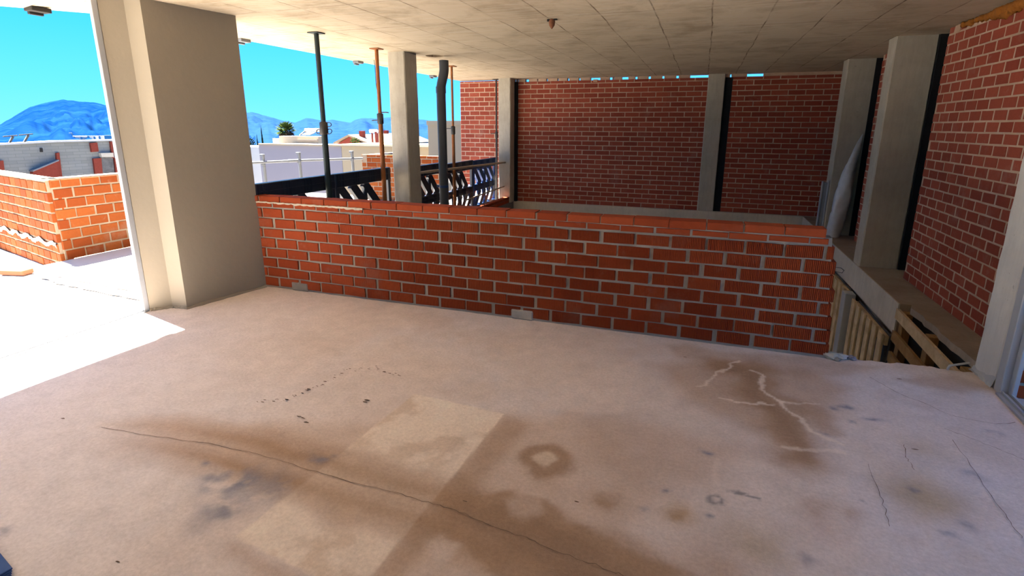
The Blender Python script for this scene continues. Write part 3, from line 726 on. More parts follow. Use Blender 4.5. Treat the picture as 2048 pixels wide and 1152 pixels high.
# drainpipe
dp = thing('drainpipe', (-3.64, 7.1, -1.55), 'grey plastic drainpipe with an offset bend hanging under the round slab hole', 'pipe')
g = MB(); OFF = (-3.64, 7.1, -1.55)
g.tube([(-3.64,7.1,-1.55), (-3.64,7.1,2.10)], .066, 20); g.build('straight_pipe', M['pvc'], dp, OFF)
g = MB(); bend = []
for k in range(15):
    t_ = k/14; s = t_*t_*(3-2*t_); bend.append((-3.64+.065*s, 7.1-.01*s, 2.10+.30*t_))
g.tube(bend+[(-3.573, 7.085, 2.505)], .067, 20, cap=False)
g.tube([(-3.573, 7.085, 2.505), (-3.573, 7.085, 2.40)], .060, 20, cap=False); g.build('offset_bend', M['pvc'], dp, OFF)
g = MB(); g.tube([(-3.64,7.1,2.06), (-3.64,7.1,2.15)], .072, 20); g.build('socket_collar', M['pvc'], dp, OFF)
g = MB(); g.tube([(-3.64,7.1,.70), (-3.64,7.1,.735)], .071, 20); g.bbox(-3.74, -3.70, 7.07, 7.13, .70, .735, .004); g.build('pipe_clamp', M['pallet_blue'], dp, OFF)

# black plastic pallets standing on edge along the left side
def pallet_mesh(parent, H=1.0, W=1.18, mat='pallet'):
    g = MB()
    for z0, z1 in ((0, .11), (H*.40, H*.40+.13), (H-.17, H)):
        g.bbox(-.018, .045, 0, W, z0, z1, .006)
        # ribs and lattice on the band face
        for k in range(22):
            y = .03+k*(W-.06)/21
            if k % 6 in (0, 1, 2): g.box(.045, .052, y-.006, y+.006, z0+.012, z1-.012)
        g.box(.045, .051, .02, W-.02, (z0+z1)/2-.005, (z0+z1)/2+.005)
    for y in (0, W*.5-.03, W-.06): g.bbox(-.01, .04, y, y+.06, .1, H-.1, .005)
    g.build('frame', M[mat], parent)
    for z0, z1, s in ((.11, H*.40, -1), (H*.40+.13, H-.17, 1)):
        k = -1
        while k < 7:
            y = .07+k*.255; h = z1-z0; run = h*.98
            a, b = (y, y+run) if s < 0 else (y+run, y)
            za, zb = z0-.01, z1+.01; k += 1
            if min(a, b) < .05 or max(a, b) > W-.04: continue
            g2 = MB(); g2.obox((.012, a, za), (.012, b, zb), .12, .05, up=(1,0,0)); o = g2.build('diagonal_slat', M[mat], parent)
    for z in (.02, H*.40+.005, H-.13):
        for y in (.05, W/2-.06, W-.17):
            g2 = MB(); g2.bbox(-.14, -.018, y, y+.12, z, z+.11, .008); g2.build('foot_block', M[mat], parent)
def pallet(loc, label, H, rz, mat='pallet'):
    t = thing('plastic_pallet', loc, label, 'pallet', 'plastic pallets stood on edge as a barrier', rz=rz); pallet_mesh(t, H, 1.18, mat); return t
p1 = pallet((-4.135, 4.0, .02), 'black plastic pallet on edge next to the beige pillar, left end of the barrier', 1.02, 0)
p2 = copy_thing(p1, (-4.135, 5.20, .02), 0, 'black plastic pallet on edge behind the rusty orange prop')
p3 = pallet((-4.085, 6.86, -.01), 'black plastic pallet on edge directly right of the grey concrete column', 1.02, .02)
p4 = copy_thing(p3, (-4.11, 8.07, -.045), .03, 'black plastic pallet on edge behind the thin orange prop')
p5 = pallet((-4.15, 9.28, -.02), 'dark blue plastic pallet on edge against the far left corner column', .98, .01, 'pallet_blue')
for (a, b, lab) in (((-3.942, 6.83, .925), (-3.942, 10.55, .855), 'weathered tube lashed along the top of the far pallets'), ((-3.965, 8.6, .30), (-3.965, 10.55, .345), 'pale thin tube low across the far blue pallet')):
    g = MB(); g.tube([a, b], .021 if 'top' in lab else .014, 10); o = g.build('guard_rail', M['tubebrown'], None, a); tag(o, lab, 'rail')
g = MB(); y = 6.85
while y < 10.5:
    g.bbox(-3.955, -3.845, y, min(y+.24, 10.54), 0, .062, .004, 0, random.random()); g.bbox(-3.955, -3.845, y+.01, min(y+.235, 10.54), .07, .125, .004, 0, random.random()); y += .25
g.box(-3.945, -3.855, 6.85, 10.53, 0, .12, 1)
tag(g.build('brick_curb', (M['brick_low'], M['mortar_low']), None, (-3.9, 8.7, 0)), 'low red brick curb at the foot of the far blue pallets', 'curb')

# formwork clips under the outer slab edge
clips = []
for (px, py, lab) in ((75, 16, 'small dark formwork clip under the slab edge above the mountain on the left'), (485, 75, 'pale formwork clip under the slab edge right beside the beige pillar'), (716, 119, 'tiny formwork clip under the slab edge left of the rusty orange prop'), (866, 153, 'formwork clip under the slab edge between the column and the drainpipe')):
    p = at_x(px, py, -5.10)
    g = MB(); g.bbox(-.05, .05, -.07, .07, -.035, .0, .004); g.bbox(-.05, -.02, -.05, .05, -.055, -.03, .003)
    o = g.build('formwork_clip', M['dark'] if px == 75 else M['galv'], None, (0, 0, 0)); o.location = (p.x, p.y, cz(p.x, p.y)); tag(o, lab, 'clip', 'formwork clips under the slab edge')

# rusty fitting hanging from the ceiling
p = at_z(1104, 38, ZC-.0)
t = thing('ceiling_fitting', (p.x, p.y, ZC), 'small rusty pointed fitting hanging from the middle of the ceiling', 'fitting')
g = MB(); g.tube([(0,0,0), (0,0,-.02), (.0,0,-.055), (0,0,-.085)], [.020, .030, .026, .004], 9); g.build('body', M['wasp'], t)
g = MB(); g.bbox(-.045, -.015, -.01, .01, -.02, 0, .002); g.bbox(.005, .05, -.012, .012, -.012, 0, .002); g.build('bracket', M['dark'], t)

# orange expanding foam at the right wall head
t = thing('foam_seam', (XR, 5.4, 2.53), 'orange expanding foam squeezed out between ceiling and the right brick wall', 'foam')
g = MB()
for k in range(46):
    y = 5.05+1.25*(k/45)**.9; a = .018+.030*max(0, 1-abs(k-14)/15)+random.uniform(0, .012)
    x, z = XR-.005+random.uniform(-.008, .01), 2.545-a*.55+random.uniform(-.008, .008)
    n_, m_ = 8, 5; V = []
    for i in range(m_+1):
        ph = PI*i/m_
        for j in range(n_):
            th = 2*PI*j/n_; q = a*random.uniform(.8, 1.2); V.append((x+q*.8*math.sin(ph)*math.cos(th), y+q*1.3*math.sin(ph)*math.sin(th), min(z+q*math.cos(ph), ZC-.001)))
    g.add(V, [(i*n_+j, i*n_+(j+1)%n_, (i+1)*n_+(j+1)%n_, (i+1)*n_+j) for i in range(m_) for j in range(n_)], 0, 0, True)
g.build('foam_bead', M['foam'], t, (XR, 5.4, 2.53))

# silver film roll leaning in the far right corner
t = thing('film_roll', (1.93, 8.86, 0), 'crumpled silver plastic film roll leaning against the far right column', 'roll')
g = MB(); V = []; n = 18; K = 34
pts = [(1656, 474), (1668, 430), (1680, 395), (1692, 350), (1705, 315), (1716, 288), (1726, 268)]
rad = [.095, .115, .112, .088, .055, .035, .006]
c3 = [at_y(x+9*(1-i/6), y, 8.86+.17*i/6) for i, (x, y) in enumerate(pts)]
for k in range(K+1):
    s = k/K*6; i = min(int(s), 5); f = s-i; c = c3[i].lerp(c3[i+1], f); r = rad[i]+(rad[i+1]-rad[i])*f
    for j in range(n):
        a = 2*PI*j/n; q = r*(1+.07*math.sin(3*a+k*.35)+.04*math.sin(5*a-k*.6)+random.uniform(-.02, .02))*(1-.10*(k % 7 == 0))
        V.append((c.x+q*math.cos(a), c.y+q*.8*math.sin(a), max(c.z, .004)))
g.add(V, [(k*n+j, k*n+(j+1)%n, (k+1)*n+(j+1)%n, (k+1)*n+j) for k in range(K) for j in range(n)], 0, 0, True)
g.add(V[:n], [tuple(range(n))[::-1]])
g.build('wrapped_film', M['foil'], t, (1.93, 8.86, 0))
t = thing('profile_panel', (1.83, 9.2, 0), 'narrow pale metal profile standing upright at the left of the silver film roll', 'profile')
g = MB(); g.bbox(1.775, 1.795, 9.14, 9.20, -.25, .80, .004); g.bbox(1.845, 1.865, 9.10, 9.16, -.25, .82, .004); g.build('flange', M['alu'], t, (1.83, 9.2, 0))
g = MB(); g.add([(1.79,9.16,-.25),(1.85,9.13,-.25),(1.85,9.13,.79),(1.79,9.16,.79),(1.79,9.19,-.25),(1.85,9.155,-.25),(1.85,9.155,.79),(1.79,9.19,.79)], [(0,1,2,3),(7,6,5,4),(3,2,6,7),(0,4,5,1),(0,3,7,4),(1,5,6,2)]); g.build('web', M['galv'], t, (1.83, 9.2, 0))

# timber pallets and post below the right ledge
def vpallet(y0, y1, z0, z1, label, nb):
    t = thing('timber_pallet', (1.80, y0, z0), label, 'pallet', 'timber pallets stood up below the right ledge')
    pit = (y1-y0-.10)/(nb-1)
    for k in range(nb):
        g = MB(); y = y0+k*pit; g.bbox(1.785, 1.81, y, y+.115, z0, z1-random.uniform(0, .02), .004); g.build('board', M['wood'], t, (1.80, y0, z0))
    for z in (z0+.03, (z0+z1)/2, z1-.13):
        g = MB(); g.bbox(1.815, 1.85, y0, y1, z, z+.10, .004); g.build('bearer', M['wood'], t, (1.80, y0, z0))
    g = MB(); g.bbox(1.855, 1.87, y0, y1, z0, z1-.02, .003); g.build('back_panel', M['wood_grey'], t, (1.80, y0, z0))
    return t
vpallet(5.63, 6.74, -1.55, -.32, 'pale timber pallet with upright boards under the ledge right of the white post', 6)
vpallet(7.12, 8.42, -1.55, -.30, 'pale timber pallet with upright boards under the ledge between half wall and white post', 7)
t = thing('white_post', (1.80, 6.93, -1.55), 'white square post between the two upright timber pallets', 'post')
g = MB(); g.bbox(1.74, 1.85, 6.86, 7.02, -1.55, -.31, .006); g.build('shaft', M['white'], t, (1.80, 6.93, -1.55))
t = thing('timber_pallet', (1.88, 4.2, -1.0), 'orange brown timber pallet with long boards standing below the ledge near the door column', 'pallet', 'timber pallets stood up below the right ledge')
for k, (z, mt) in enumerate(((-.115, 'wood'), (-.335, 'wood_or'), (-.55, 'wood_or'), (-.77, 'wood_or'), (-.99, 'wood_or'))):
    g = MB(); g.obox((1.865, 4.16, z-.03), (1.865, 5.60, z+.015), .10, .025, up=(1,0,0)); g.build('board', M[mt], t, (1.88, 4.2, -1.0))
for y in (4.25, 4.9, 5.48):
    g = MB(); g.bbox(1.885, 1.955, y, y+.09, -1.10, -.065, .004); g.build('bearer', M['wood_or'], t, (1.88, 4.2, -1.0))
g = MB(); g.bbox(1.965, 1.985, 4.16, 5.56, -1.1, -.062, .003); g.build('back_panel', M['dark'], t, (1.88, 4.2, -1.0))  # dark sheet standing in for the shade behind the boards

# small site bits near the gap
g = MB(); P = [at_x(x, y, 1.85) for x, y in ((1657,531),(1668,534),(1682,536),(1688,541),(1684,546),(1672,543))]; g.tube(P, .0035, 6); tag(g.build('wire_loop', M['steel_dark'], None, tuple(P[0])), 'thin bent wire loop sticking out below the right ledge beam', 'wire')
a = Vector((1.70, 4.06, -.02))
g = MB(); g.tube([a, a+Vector((0,0,.035)), a+Vector((.012,.008,.052)), a+Vector((.03,.012,.056)), (1.835, 4.12, .047)], .008, 8); tag(g.build('bent_conduit', M['white'], None, tuple(a)), 'short white bent conduit between floor edge and pale column', 'conduit')
rub = []
for k, (x, y, s, mt, lab) in enumerate(((.985, 4.00, .045, 'cement', 'pale mortar lump on the floor touching the half wall end'), (1.055, 4.02, .035, 'white', 'white rubble lump beside the half wall end, nearest the gap'), (1.02, 3.965, .022, 'mortar_low', 'smallest grey mortar crumb at the half wall end'), (1.12, 4.02, .028, 'lav', 'pale plaster scrap lying farthest from the half wall end'))):
    g = MB(); n_, m_ = 9, 5; V = []
    for i in range(m_+1):
        ph = PI*i/m_
        for j in range(n_):
            th = 2*PI*j/n_; q = s*random.uniform(.65, 1.15); V.append((q*1.3*math.sin(ph)*math.cos(th), q*math.sin(ph)*math.sin(th), max(0, s*.45+q*.6*math.cos(ph))))
    g.add(V, [(i*n_+j, i*n_+(j+1)%n_, (i+1)*n_+(j+1)%n_, (i+1)*n_+j) for i in range(m_) for j in range(n_)])
    o = g.build('mortar_lump', M[mt], None, (0,0,0)); o.location = (x, y, .003); tag(o, lab, 'rubble', 'mortar crumbs at the half wall end')
# plaster foot of the door column
g = MB(); V = []
n = 12
for k in range(n+1):
    y = 3.85+.28*k/n; h = .05*(1-k/n)**1.5+random.uniform(.0, .02); V += [(1.846+random.uniform(-.006, .006), y, 0), (1.858, y, h*.6), (1.8685, y, h+.02)]
g.add(V, [(3*k+i, 3*k+3+i, 3*k+4+i, 3*k+1+i) for k in range(n) for i in range(2)])
tag(g.build('plaster_foot', M['white'], None, (1.86, 4.0, 0)), 'chipped white plaster at the foot of the pale column', 'plaster')
# blue sheet at the bottom left corner
p = at_z(6, 1143, 0)
t = thing('blue_sheet', (-2.368, .887, 0), 'dark blue folded sheet just inside the bottom left corner of the floor', 'sheet')
g = MB()
for k in range(4): g.bbox(-.20, .125-.004*k, -.16, .02+.003*k, .006*k+.003, .006*k+.009, .002)
g.build('folded_layers', M['bluefilm'], t); t.rotation_euler = (0, 0, -.22)

# ================================================================== TERRACE OUTSIDE
PC = (-6.63, 3.65)
t = thing('terrace_parapet', (PC[0], PC[1], 0), 'orange brick terrace parapet turning a corner outside the door opening', 'parapet')
WO = (M['brick_out'], M['mortar_out'])
g = MB(); brickwall(g, (PC[0]+.029, PC[1]+.036, .13), (0, 1, 0), (1, 0, 0), 1.75, 0, .88, .205, .1145, .097, .016, .12, off=.0, jit=.004)
g.build('right_leg', WO, t, (PC[0], PC[1], 0))
dv = Vector((-1.96, .46, 0)).normalized(); nv = Vector((dv.y, -dv.x, 0)); nv = nv if nv.y < 0 else -nv
g = MB(); brickwall(g, (PC[0], PC[1], -.01), tuple(dv), tuple(nv), 6.5, 0, 1.02, .19, .113, .094, .018, .12, off=.0, jit=.004)
o = g.build('left_leg', WO, t, (PC[0], PC[1], 0))
g = MB(); c_ = .018
for A_, B_ in (((PC[0]-.06, PC[1]-.01), (PC[0]-.06, PC[1]+1.75)), ((PC[0], PC[1]+.06), (PC[0]+dv.x*6.5, PC[1]+.06+dv.y*6.5))):
    g.obox((A_[0], A_[1], 1.017), (B_[0], B_[1], 1.017), .14, .02)
g.build('cement_cap', M['cement'], t, (PC[0], PC[1], 0))
g = MB(); V = []; n = 50
for k in range(n+1):
    u = .02+1.9*k/n; q = Vector((PC[0], PC[1], 0))+dv*u+nv*(.006+random.uniform(0, .006)); z = .30+.02*math.sin(k*.6); h = .018+random.uniform(0, .02)
    V += [(q.x, q.y, z-h), (q.x+nv.x*.004, q.y+nv.y*.004, z), (q.x, q.y, z+h*.8)]
g.add(V, [(3*k+i, 3*k+3+i, 3*k+4+i, 3*k+1+i) for k in range(n) for i in range(2)])
g.build('mortar_dribble', M['cement'], t, (PC[0], PC[1], 0))['label'] = 'white mortar dribble along the lower courses'
t = thing('concrete_step', (-5.6, 3.8, 0), 'low pale concrete step slab in front of the terrace parapet', 'step')
g = MB(); pts = [(-6.575, 3.395)]
for k in range(1, 16): pts.append((-6.575+(1.975)*k/15, 3.395-.145*k/15+random.uniform(-.02, .02)))
g.prism(pts+[(-4.63, 4.0), (-5.15, 4.0), (-5.16, 5.3), (-6.595, 5.3)], 0, .13); g.build('slab', M['terrace'], t, (-5.6, 3.8, 0))
g = MB(); pts = [(-6.2+1.6*k/14, 3.33-.11*k/14+random.uniform(-.012, .008)) for k in range(15)]
g.prism(pts+[(-4.62, 3.35), (-6.3, 3.46)], 0, .055); g.build('mortar_lip', M['terrace'], t, (-5.6, 3.8, 0))
t = thing('loose_brick', (-7.0, 3.42, 0), 'single loose brick lying on the sunlit terrace', 'brick')
g = MB(); g.bbox(-.14, .14, -.065, .065, 0, .055, .006); g.build('body', M['clayflat'], t); t.rotation_euler = (0, 0, .25)

# second parapet beyond the pallets
t = thing('far_parapet', (-6.0, 10, 0), 'red brick parapet beyond the pallet barrier under the tall cream wall', 'parapet')
g = MB(); brickwall(g, (-7.13, 10.0, -.02), (1,0,0), (0,-1,0), 1.95, 0, 1.0, .25, .105, .088, .018, .12, jit=.004); g.box(-7.12, -7.0, 10.0, 11.5, -.02, .975, 1)
g.build('brickwork', WO, t, (-6.0, 10, 0))

# scaffold guard rail
RP = [at_y(498, 326, 6.5), at_y(600, 321, 7.2), at_y(725, 317, 8.2)]
t = thing('scaffold_rail', (RP[1].x, RP[1].y, 0), 'galvanised guard rail on three posts in front of the white neighbouring building', 'rail')
OFF = (RP[1].x, RP[1].y, 0)
g = MB(); g.tube([RP[0]+(RP[0]-RP[1])*.4, RP[1], RP[2]], .022, 10); g.tube([RP[0].lerp(RP[1], .75), RP[0].lerp(RP[1], .98)], .027, 10); g.build('rail_tube', M['galv'], t, OFF)
for px, py, Y in ((526, 312, 6.72), (598, 308, 7.19), (704, 305, 8.03)):
    q = at_y(px, py, Y); g = MB(); g.tube([(q.x, q.y, -.01), (q.x, q.y, q.z)], .024, 10); po = g.build('post', M['galv'], t, OFF)
    g = MB(); g.bbox(q.x-.045, q.x+.02, q.y-.025, q.y+.025, q.z-.01, q.z+.03, .005); o = g.build('clamp', M['galv'], None, OFF); o.parent = po; o.location = (0, 0, 0); g = MB(); g.bbox(q.x-.03, q.x+.035, q.y-.035, q.y+.0, q.z-.15, q.z-.10, .005); o = g.build('coupler', M['galv'], None, OFF); o.parent = po; o.location = (0, 0, 0)

# ================================================================== NEIGHBOURING BUILDINGS
def bld(name, label, cat, loc): return thing(name, loc, label, cat)
def gbox(mb, pxl, pxr, ytop, Y, zb, depth):   # box whose front face spans two columns of the view at depth Y
    a, b = at_y(pxl, ytop, Y), at_y(pxr, ytop, Y); mb.box(a.x, b.x, Y, Y+depth, zb, (a.z+b.z)/2)
t = bld('white_building', 'low white flat roofed building beyond the pallets with a cream right half', 'building', (-13, 15, -8))
OFF = (-13, 15, -8)
g = MB(); gbox(g, 517, 682, 290.5, 15.0, -8, 1.6); g.build('white_wing', M['lav'], t, OFF)  # this wall carries its shade as a lavender tint
g = MB(); gbox(g, 682.4, 880, 289.5, 15.0, -8, 1.7); g.build('cream_wing', M['cream'], t, OFF)
g = MB(); gbox(g, 440, 517.5, 293.5, 15.6, -8, 1.4); g.build('side_wing', M['white'], t, OFF)
g = MB(); a = at_y(517, 288, 14.95); b = at_y(880, 287.5, 14.95); g.box(a.x, b.x, 14.93, 15.15, a.z-.03, a.z+.02); g.build('parapet_cap', M['cream'], t, OFF)
g = MB(); gbox(g, 558, 636, 272.5, 16.8, .2, .5); g.box(at_y(596,280,16.8).x, at_y(636,280,16.8).x, 16.74, 16.8, at_y(600,281,16.8).z, at_y(600,278,16.8).z); gbox(g, 545, 558, 277, 17.0, .2, .4); g.build('roof_room', M['cream'], t, OFF)
wh = bld('solar_water_heater', 'white solar water heater on the roof room of the white building', 'water heater', (at_y(622, 270, 17.5).x, 17.5, at_y(622, 270.8, 17.5).z))
OFF = tuple(wh.location)
a, b = at_y(611, 260, 17.5), at_y(640, 260, 17.5)
g = MB(); g.tube([a, b], .07, 12); g.build('tank', M['white'], wh, OFF)
g = MB()
for q in (a, b): g.obox(q, (q.x, q.y, OFF[2]), .04, .04); 
g.obox((a.x, a.y, a.z-.02), (a.x-.05, a.y-.3, OFF[2]), .04, .04); g.build('stand', M['galv'], wh, OFF)
g = MB(); g.obox(((a.x+b.x)/2, 17.4, a.z-.10), ((a.x+b.x)/2, 17.1, OFF[2]+.03), .40, .03, up=(0,0,1)); g.build('collector', M['galv'], wh, OFF)
t = bld('cream_building', 'tall plain cream building behind the concrete column and drainpipe', 'building', (-7.5, 13.5, -8))
OFF = (-7.5, 13.5, -8)
g = MB(); a, b = at_y(855, 243, 13.5), at_y(990, 243, 13.5); g.box(a.x, b.x, 13.5, 17.5, -8, a.z); g.build('wall', M['cream'], t, OFF)
g = MB(); g.box(a.x-.02, b.x, 13.47, 13.6, a.z-.10, a.z+.02); g.build('roof_edge', M['cream'], t, OFF)
# gabled houses far off
def gable(pxl, pxr, pyb, pyt, Y, label):
    a, b, tp = at_y(pxl, pyb, Y), at_y(pxr, pyb, Y), at_y((pxl+pxr)/2, pyt, Y)
    t = thing('gabled_house', ((a.x+b.x)/2, Y, -8), label, 'house', 'gabled houses behind the white building'); OFF = tuple(t.location)
    cx_ = a.x+(b.x-a.x)*.38
    g = MB(); g.add([(a.x,Y,-8),(cx_*2-a.x,Y,-8),(cx_*2-a.x,Y,a.z),(cx_,Y,tp.z),(a.x,Y,a.z),(a.x,Y+9,-8),(cx_*2-a.x,Y+9,-8),(cx_*2-a.x,Y+9,a.z),(cx_,Y+9,tp.z),(a.x,Y+9,a.z)],
        [(0,1,2,3,4),(9,8,7,6,5),(0,5,6,1),(1,6,7,2),(4,9,5,0)]); g.build('walls', M['redroof'], t, OFF)
    g = MB()
    for s in (-1, 1):
        x_ = a.x-.4 if s < 0 else b.x
        g.add([(cx_,Y-.3,tp.z+.02),(x_,Y-.3,a.z-.05),(x_,Y+9,a.z-.05),(cx_,Y+9,tp.z+.02),(cx_,Y-.3,tp.z+.2),(x_,Y-.3,a.z+.12),(x_,Y+9,a.z+.12),(cx_,Y+9,tp.z+.2)],
              [(0,1,2,3),(7,6,5,4),(0,4,5,1),(3,2,6,7),(1,5,6,2),(0,3,7,4)])
    g.build('roof', M['roof'], t, OFF)
    g = MB(); g.box(cx_+.5, cx_+1.0, Y+1, Y+1.5, a.z, tp.z+.6); g.build('chimney', M['redroof'], t, OFF)
    return t
gable(676, 742, 287, 273, 50, 'sand roofed house with a red gable behind the cream wing, left of the two')
gable(726, 800, 287, 270, 62, 'sand roofed house with a red gable close behind the rusty orange prop')
wt = thing('water_tank', (at_y(748, 263, 40).x, 40, at_y(748, 268, 40).z), 'small white horizontal tank on a stand left of the rusty orange prop', 'tank'); OFF = tuple(wt.location)
a, b = at_y(740, 262.5, 40), at_y(755, 262.5, 40)
g = MB(); g.tube([a, b], .16, 12); g.build('tank', M['white'], wt, OFF)
g = MB(); g.obox((a.x+.2, 40, a.z), (a.x+.2, 40, a.z-1.6), .12, .12); g.obox((b.x-.1, 40, a.z), (b.x-.1, 40, a.z-1.6), .3, .2); g.build('stand', M['redroof'], wt, OFF)

# block building left
XW = -20.0
t = bld('block_building', 'unfinished grey block building with brick piers beyond the terrace parapet', 'building', (XW, 11, -8)); OFF = (XW, 11, -8)
def blockmat():
    g = N('grey_block'); mp = g.n('ShaderNodeMapping'); mp.inputs['Rotation'].default_value = (0, PI/2, 0)
    sp = g.n('ShaderNodeSeparateXYZ'); cb = g.n('ShaderNodeCombineXYZ'); g.l(g.tc.outputs['Object'], sp.inputs[0]); g.l(sp.outputs['Y'], cb.inputs[0]); g.l(sp.outputs['Z'], cb.inputs[1])
    br = g.n('ShaderNodeTexBrick'); g.l(cb.outputs[0], br.inputs['Vector']); br.inputs['Scale'].default_value = 1; br.inputs['Brick Width'].default_value = .4; br.inputs['Row Height'].default_value = .1
    br.inputs['Mortar Size'].default_value = .006; br.inputs['Color1'].default_value = (.17, .17, .155, 1); br.inputs['Color2'].default_value = (.21, .21, .19, 1); br.inputs['Mortar'].default_value = (.14, .14, .13, 1)
    c = g.mix(g.math('MULTIPLY', g.ramp(g.noise(1.2, 6, .6), ((.45, 0.0), (.65, 1.0))), .3), br.outputs['Color'], (.13, .15, .18))
    return g.fin(c, .95, 0, .1)
M['block'] = blockmat()
g = MB(); V = [at_x(-60, 292.5, XW), at_x(0, 290.5, XW), at_x(110, 284.5, XW), at_x(112, 284.5, XW), at_x(232, 281.5, XW), at_x(300, 279, XW)]
V = [(XW, -2.0, V[1].z)]+[(p.x, p.y, p.z) for p in V[1:]]; n = len(V)
VV = V+[(x, y, -8) for x, y, z in V]+[(x-.3, y, z) for x, y, z in V]+[(x-.3, y, -8) for x, y, z in V]
F = []
for k in range(n-1): F += [(k, n+k, n+k+1, k+1), (k, k+1, 2*n+k+1, 2*n+k), (2*n+k, 2*n+k+1, 3*n+k+1, 3*n+k)]
F += [(0, 2*n, 3*n, n), (n-1, 2*n-1, 4*n-1, 3*n-1)]
g.add(VV, F); g.build('block_wall', M['block'], t, OFF)
g = MB(); g.add([(x+.06, y, z) for x, y, z in V]+[(x+.06, y, z+.05) for x, y, z in V]+[(x-.32, y, z+.05) for x, y, z in V], [(k, k+1, n+k+1, n+k) for k in range(n-1)]+[(n+k, n+k+1, 2*n+k+1, 2*n+k) for k in range(n-1)]); g.build('roof_edge', M['white'], t, OFF)
def slabpoly(px, mat, nm, th=.07, x=XW):
    P = [at_x(a, b, x) for a, b in px]; k = len(P); q = MB()
    q.add([(p.x, p.y, p.z) for p in P]+[(p.x+th, p.y, p.z) for p in P], [tuple(range(k))[::-1], tuple(range(k, 2*k))]+[(i, (i+1)%k, k+(i+1)%k, k+i) for i in range(k)])
    return q.build(nm, mat, t, OFF)
M['brick_far'] = basic('far_brick', (.1700, .0275, .0150), .9, .3, 14, .2)
for px in ([(-20,322),(4,321),(8,353),(-20,354)], [(110,306),(116,305),(122,354),(113,354)], [(178,286),(192,285),(195,303),(181,304)], [(184,317),(200,316),(203,347),(188,348)], [(226,316),(238,316),(240,345),(229,345)], [(218,283),(222,283),(226,316),(222,316)]):
    slabpoly(px, M['brick_far'], 'brick_pier')
slabpoly([(60,342),(110,321),(113,356),(60,356)], M['brick_far'], 'stair_wall', .15)
slabpoly([(58,340),(110,319),(110,321.5),(58,343)], M['galv'], 'stair_coping', .2)
slabpoly([(199,314),(224,314),(227,346),(201,347)], M['wood_grey'], 'boarded_doorway', .05)
slabpoly([(197,306),(222,305.5),(223,314),(199,314)], M['cement'], 'lintel', .12)
slabpoly([(79,296),(84,296),(85,304),(80,304)], M['dark'], 'vent_opening', .03)
for (x0, y0, x1, y1, lab) in ((17,287,26,273,'crooked dark aerial at the far left of the block building roof'), (46,286,57,270,'crooked dark aerial right of the other one on the block building roof')):
    a, b = at_x(x0, y0+2, XW-.15), at_x(x1, y1, XW-.15); g = MB(); g.obox(a, b, .05, .05); g.obox(b+Vector((0,-.25,.0)), b+Vector((0,.12,.03)), .03, .03); tag(g.build('roof_aerial', M['steel_dark'], None, tuple(a)), lab, 'aerial', 'aerials on the block building roof')

# palm tree and cypresses
PY = 70.0
pc = at_y(572, 261, PY)
t = thing('fan_palm', (pc.x, pc.y, -8), 'fan palm with bushy crown rising behind the roof room of the white building', 'palm'); OFF = (pc.x, pc.y, -8)
g = MB(); g.tube([(pc.x, pc.y, -8), (pc.x, pc.y, pc.z-.3)], [.28, .22], 10); g.build('trunk', M['drypalm'], t, OFF)
def fronds(n, r, lo, hi, mat, nm):
    g = MB()
    for k in range(n):
        az = 2*PI*k*.381966; el = lo+(hi-lo)*random.random(); dvec = Vector((math.cos(az)*math.cos(el), math.sin(az)*math.cos(el), math.sin(el)))
        L = r*random.uniform(.8, 1.1); base_ = pc+dvec*L*.35; side = dvec.cross(Vector((0,0,1))).normalized(); up = side.cross(dvec)
        g.obox(pc, base_, .05, .03); nb = 9
        for j in range(nb):
            a = (j/(nb-1)-.5)*2.4; dd = dvec*math.cos(a)+side*math.sin(a); tip = base_+dd*L*.65*(.75+.25*math.cos(a))+Vector((0,0,-.18*L*random.random())); w_ = .05*L
            s2 = (side*math.cos(a)-dvec*math.sin(a))*w_; mid = base_.lerp(tip, .55)
            g.add([base_, mid+s2+up*.02, tip, mid-s2-up*.02, mid+up*.06], [(0,1,4),(1,2,4),(2,3,4),(3,0,4),(0,3,2,1)])
    g.build(nm, mat, t, OFF)
fronds(44, 1.75, -.25, 1.35, M['palm'], 'green_fronds'); fronds(20, 1.6, -1.0, -.35, M['drypalm'], 'dry_fronds')
for (x, yt, Y, r, lab) in ((513, 268, 60, .17, 'short dark cypress just right of the beige pillar'), (521.5, 251, 58, .20, 'taller dark cypress between the short one and the fan palm')):
    p = at_y(x, yt, Y); t = thing('cypress', (p.x, Y, -8), lab, 'tree', 'dark cypresses near the pillar'); OFF = (p.x, Y, -8)
    g = MB(); n_, K = 14, 40; V = []
    for k in range(K+1):
        z = -7+(p.z+7)*k/K; q0 = r*(1-(k/K)**2.2)**.8
        for j in range(n_): a = 2*PI*j/n_; q = q0*random.uniform(.7, 1.15)+.01; V.append((p.x+q*math.cos(a), Y+q*math.sin(a), z+random.uniform(-.05, .05)))
    g.add(V, [(k*n_+j, k*n_+(j+1)%n_, (k+1)*n_+(j+1)%n_, (k+1)*n_+j) for k in range(K) for j in range(n_)]); g.build('foliage', M['leaf'], t, OFF)
    g = MB(); g.tube([(p.x, Y, -8), (p.x, Y, -6.8)], .12, 8); g.build('trunk', M['drypalm'], t, OFF)
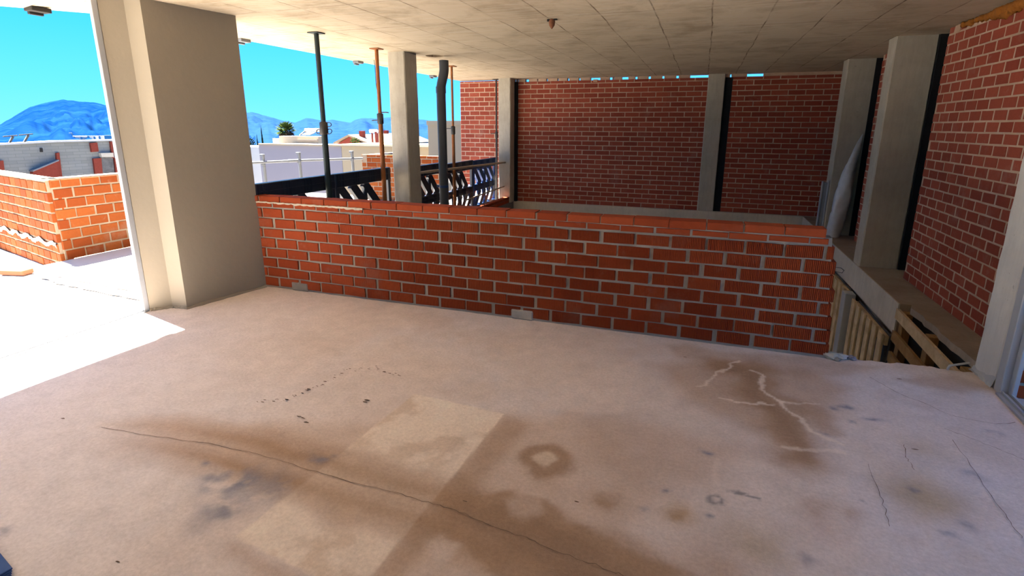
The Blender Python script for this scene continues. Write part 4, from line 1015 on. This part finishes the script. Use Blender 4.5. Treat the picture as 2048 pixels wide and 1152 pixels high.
def bush(px, py, Y, r, lab, mat):
    p = at_y(px, py, Y); t = thing('shrub', (p.x, Y, p.z-r), lab, 'shrub'); OFF = tuple(t.location); g = MB()
    for k in range(260):
        v = Vector((random.gauss(0,1), random.gauss(0,1), random.gauss(0,1))).normalized(); q = p+v*r*random.uniform(.6, 1.05); s = r*.16; a = v.orthogonal().normalized(); b = v.cross(a)
        a = (a+v*random.uniform(-.6, .6)).normalized(); g.add([q-a*s, q+b*s*.5, q+a*s, q-b*s*.5, q+v*s*.3], [(0,1,4),(1,2,4),(2,3,4),(3,0,4),(3,2,1,0)])
    g.build('foliage', mat, t, OFF); g = MB(); g.tube([(p.x, Y, p.z-r-6), (p.x, Y, p.z)], .08*r, 6); g.build('stem', M['drypalm'], t, OFF)
bush(500, 284, 30, .36, 'small green shrub hard against the beige pillar edge below the mountains', M['leaf'])
bush(710, 283, 45, .46, 'pale green shrub in front of the left gabled house', basic('light_leaf', (.03, .05, .015), 1, .4, 3, 0, 0, 0))

# ================================================================== MOUNTAINS AND TOWN
def azof(px, py): d_ = ray(px, py); return math.atan2(d_.x, d_.y), d_.z/math.hypot(d_.x, d_.y)
def ridge(prof, D, name, label, seed, foot=.55, mat=None):
    pa = [azof(*p) for p in prof]; az = np.array([a for a, _ in pa]); el = np.array([b for _, b in pa])
    n = 220; A_ = np.linspace(az[0], az[-1], n); E_ = np.interp(A_, az, el)+ (fbm(A_*160, A_*0+seed, seed, 5)-.5)*.0016
    K = 44; V = []
    for k in range(K+1):
        s = k/K; rr_ = D*(foot+(1-foot)*s)
        for i in range(n):
            zt = CAMH+E_[i]*D; z = -8+(zt+8)*(s**1.5)
            rel = 4*s*(1-s); z += rel*(zt+14)*.35*(float(fbm(np.array(A_[i]*26), np.array(s*4.), seed+5, 5))-.5)*2
            V.append((rr_*math.sin(A_[i]), rr_*math.cos(A_[i]), z))
    for i in range(n): V.append((D*1.25*math.sin(A_[i]), D*1.25*math.cos(A_[i]), -8))
    g = MB(); g.add(V, [(k*n+i, k*n+i+1, (k+1)*n+i+1, (k+1)*n+i) for k in range(K+1) for i in range(n-1)], 0, 0, True)
    o = g.build(name, mat); tag(o, label, 'mountain'); return o
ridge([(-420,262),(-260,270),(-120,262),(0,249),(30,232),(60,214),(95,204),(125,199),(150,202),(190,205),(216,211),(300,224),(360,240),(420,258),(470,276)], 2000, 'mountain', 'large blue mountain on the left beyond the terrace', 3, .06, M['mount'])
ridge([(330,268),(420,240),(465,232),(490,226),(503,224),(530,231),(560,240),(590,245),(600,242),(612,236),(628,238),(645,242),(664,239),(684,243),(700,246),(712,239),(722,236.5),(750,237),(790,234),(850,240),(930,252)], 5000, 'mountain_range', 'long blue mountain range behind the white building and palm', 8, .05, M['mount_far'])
for k, (px, py, wd) in enumerate(((150,278,5),(158,279,4),(172,279,4),(186,278,5),(198,279,4),(120,272,3),(208,278,4),(219,277,3))):
    Y = 190; p = at_y(px, py, Y); t = thing('town_house', (p.x, Y, p.z), 'tiny white house of the town at the foot of the large blue mountain', 'house', 'white town houses under the mountain')
    s = wd*Y/1046*1.6; g = MB(); g.box(-s*.6, s*.6, -2, 6, -8, 1.6); g.build('walls', M['white'], t)
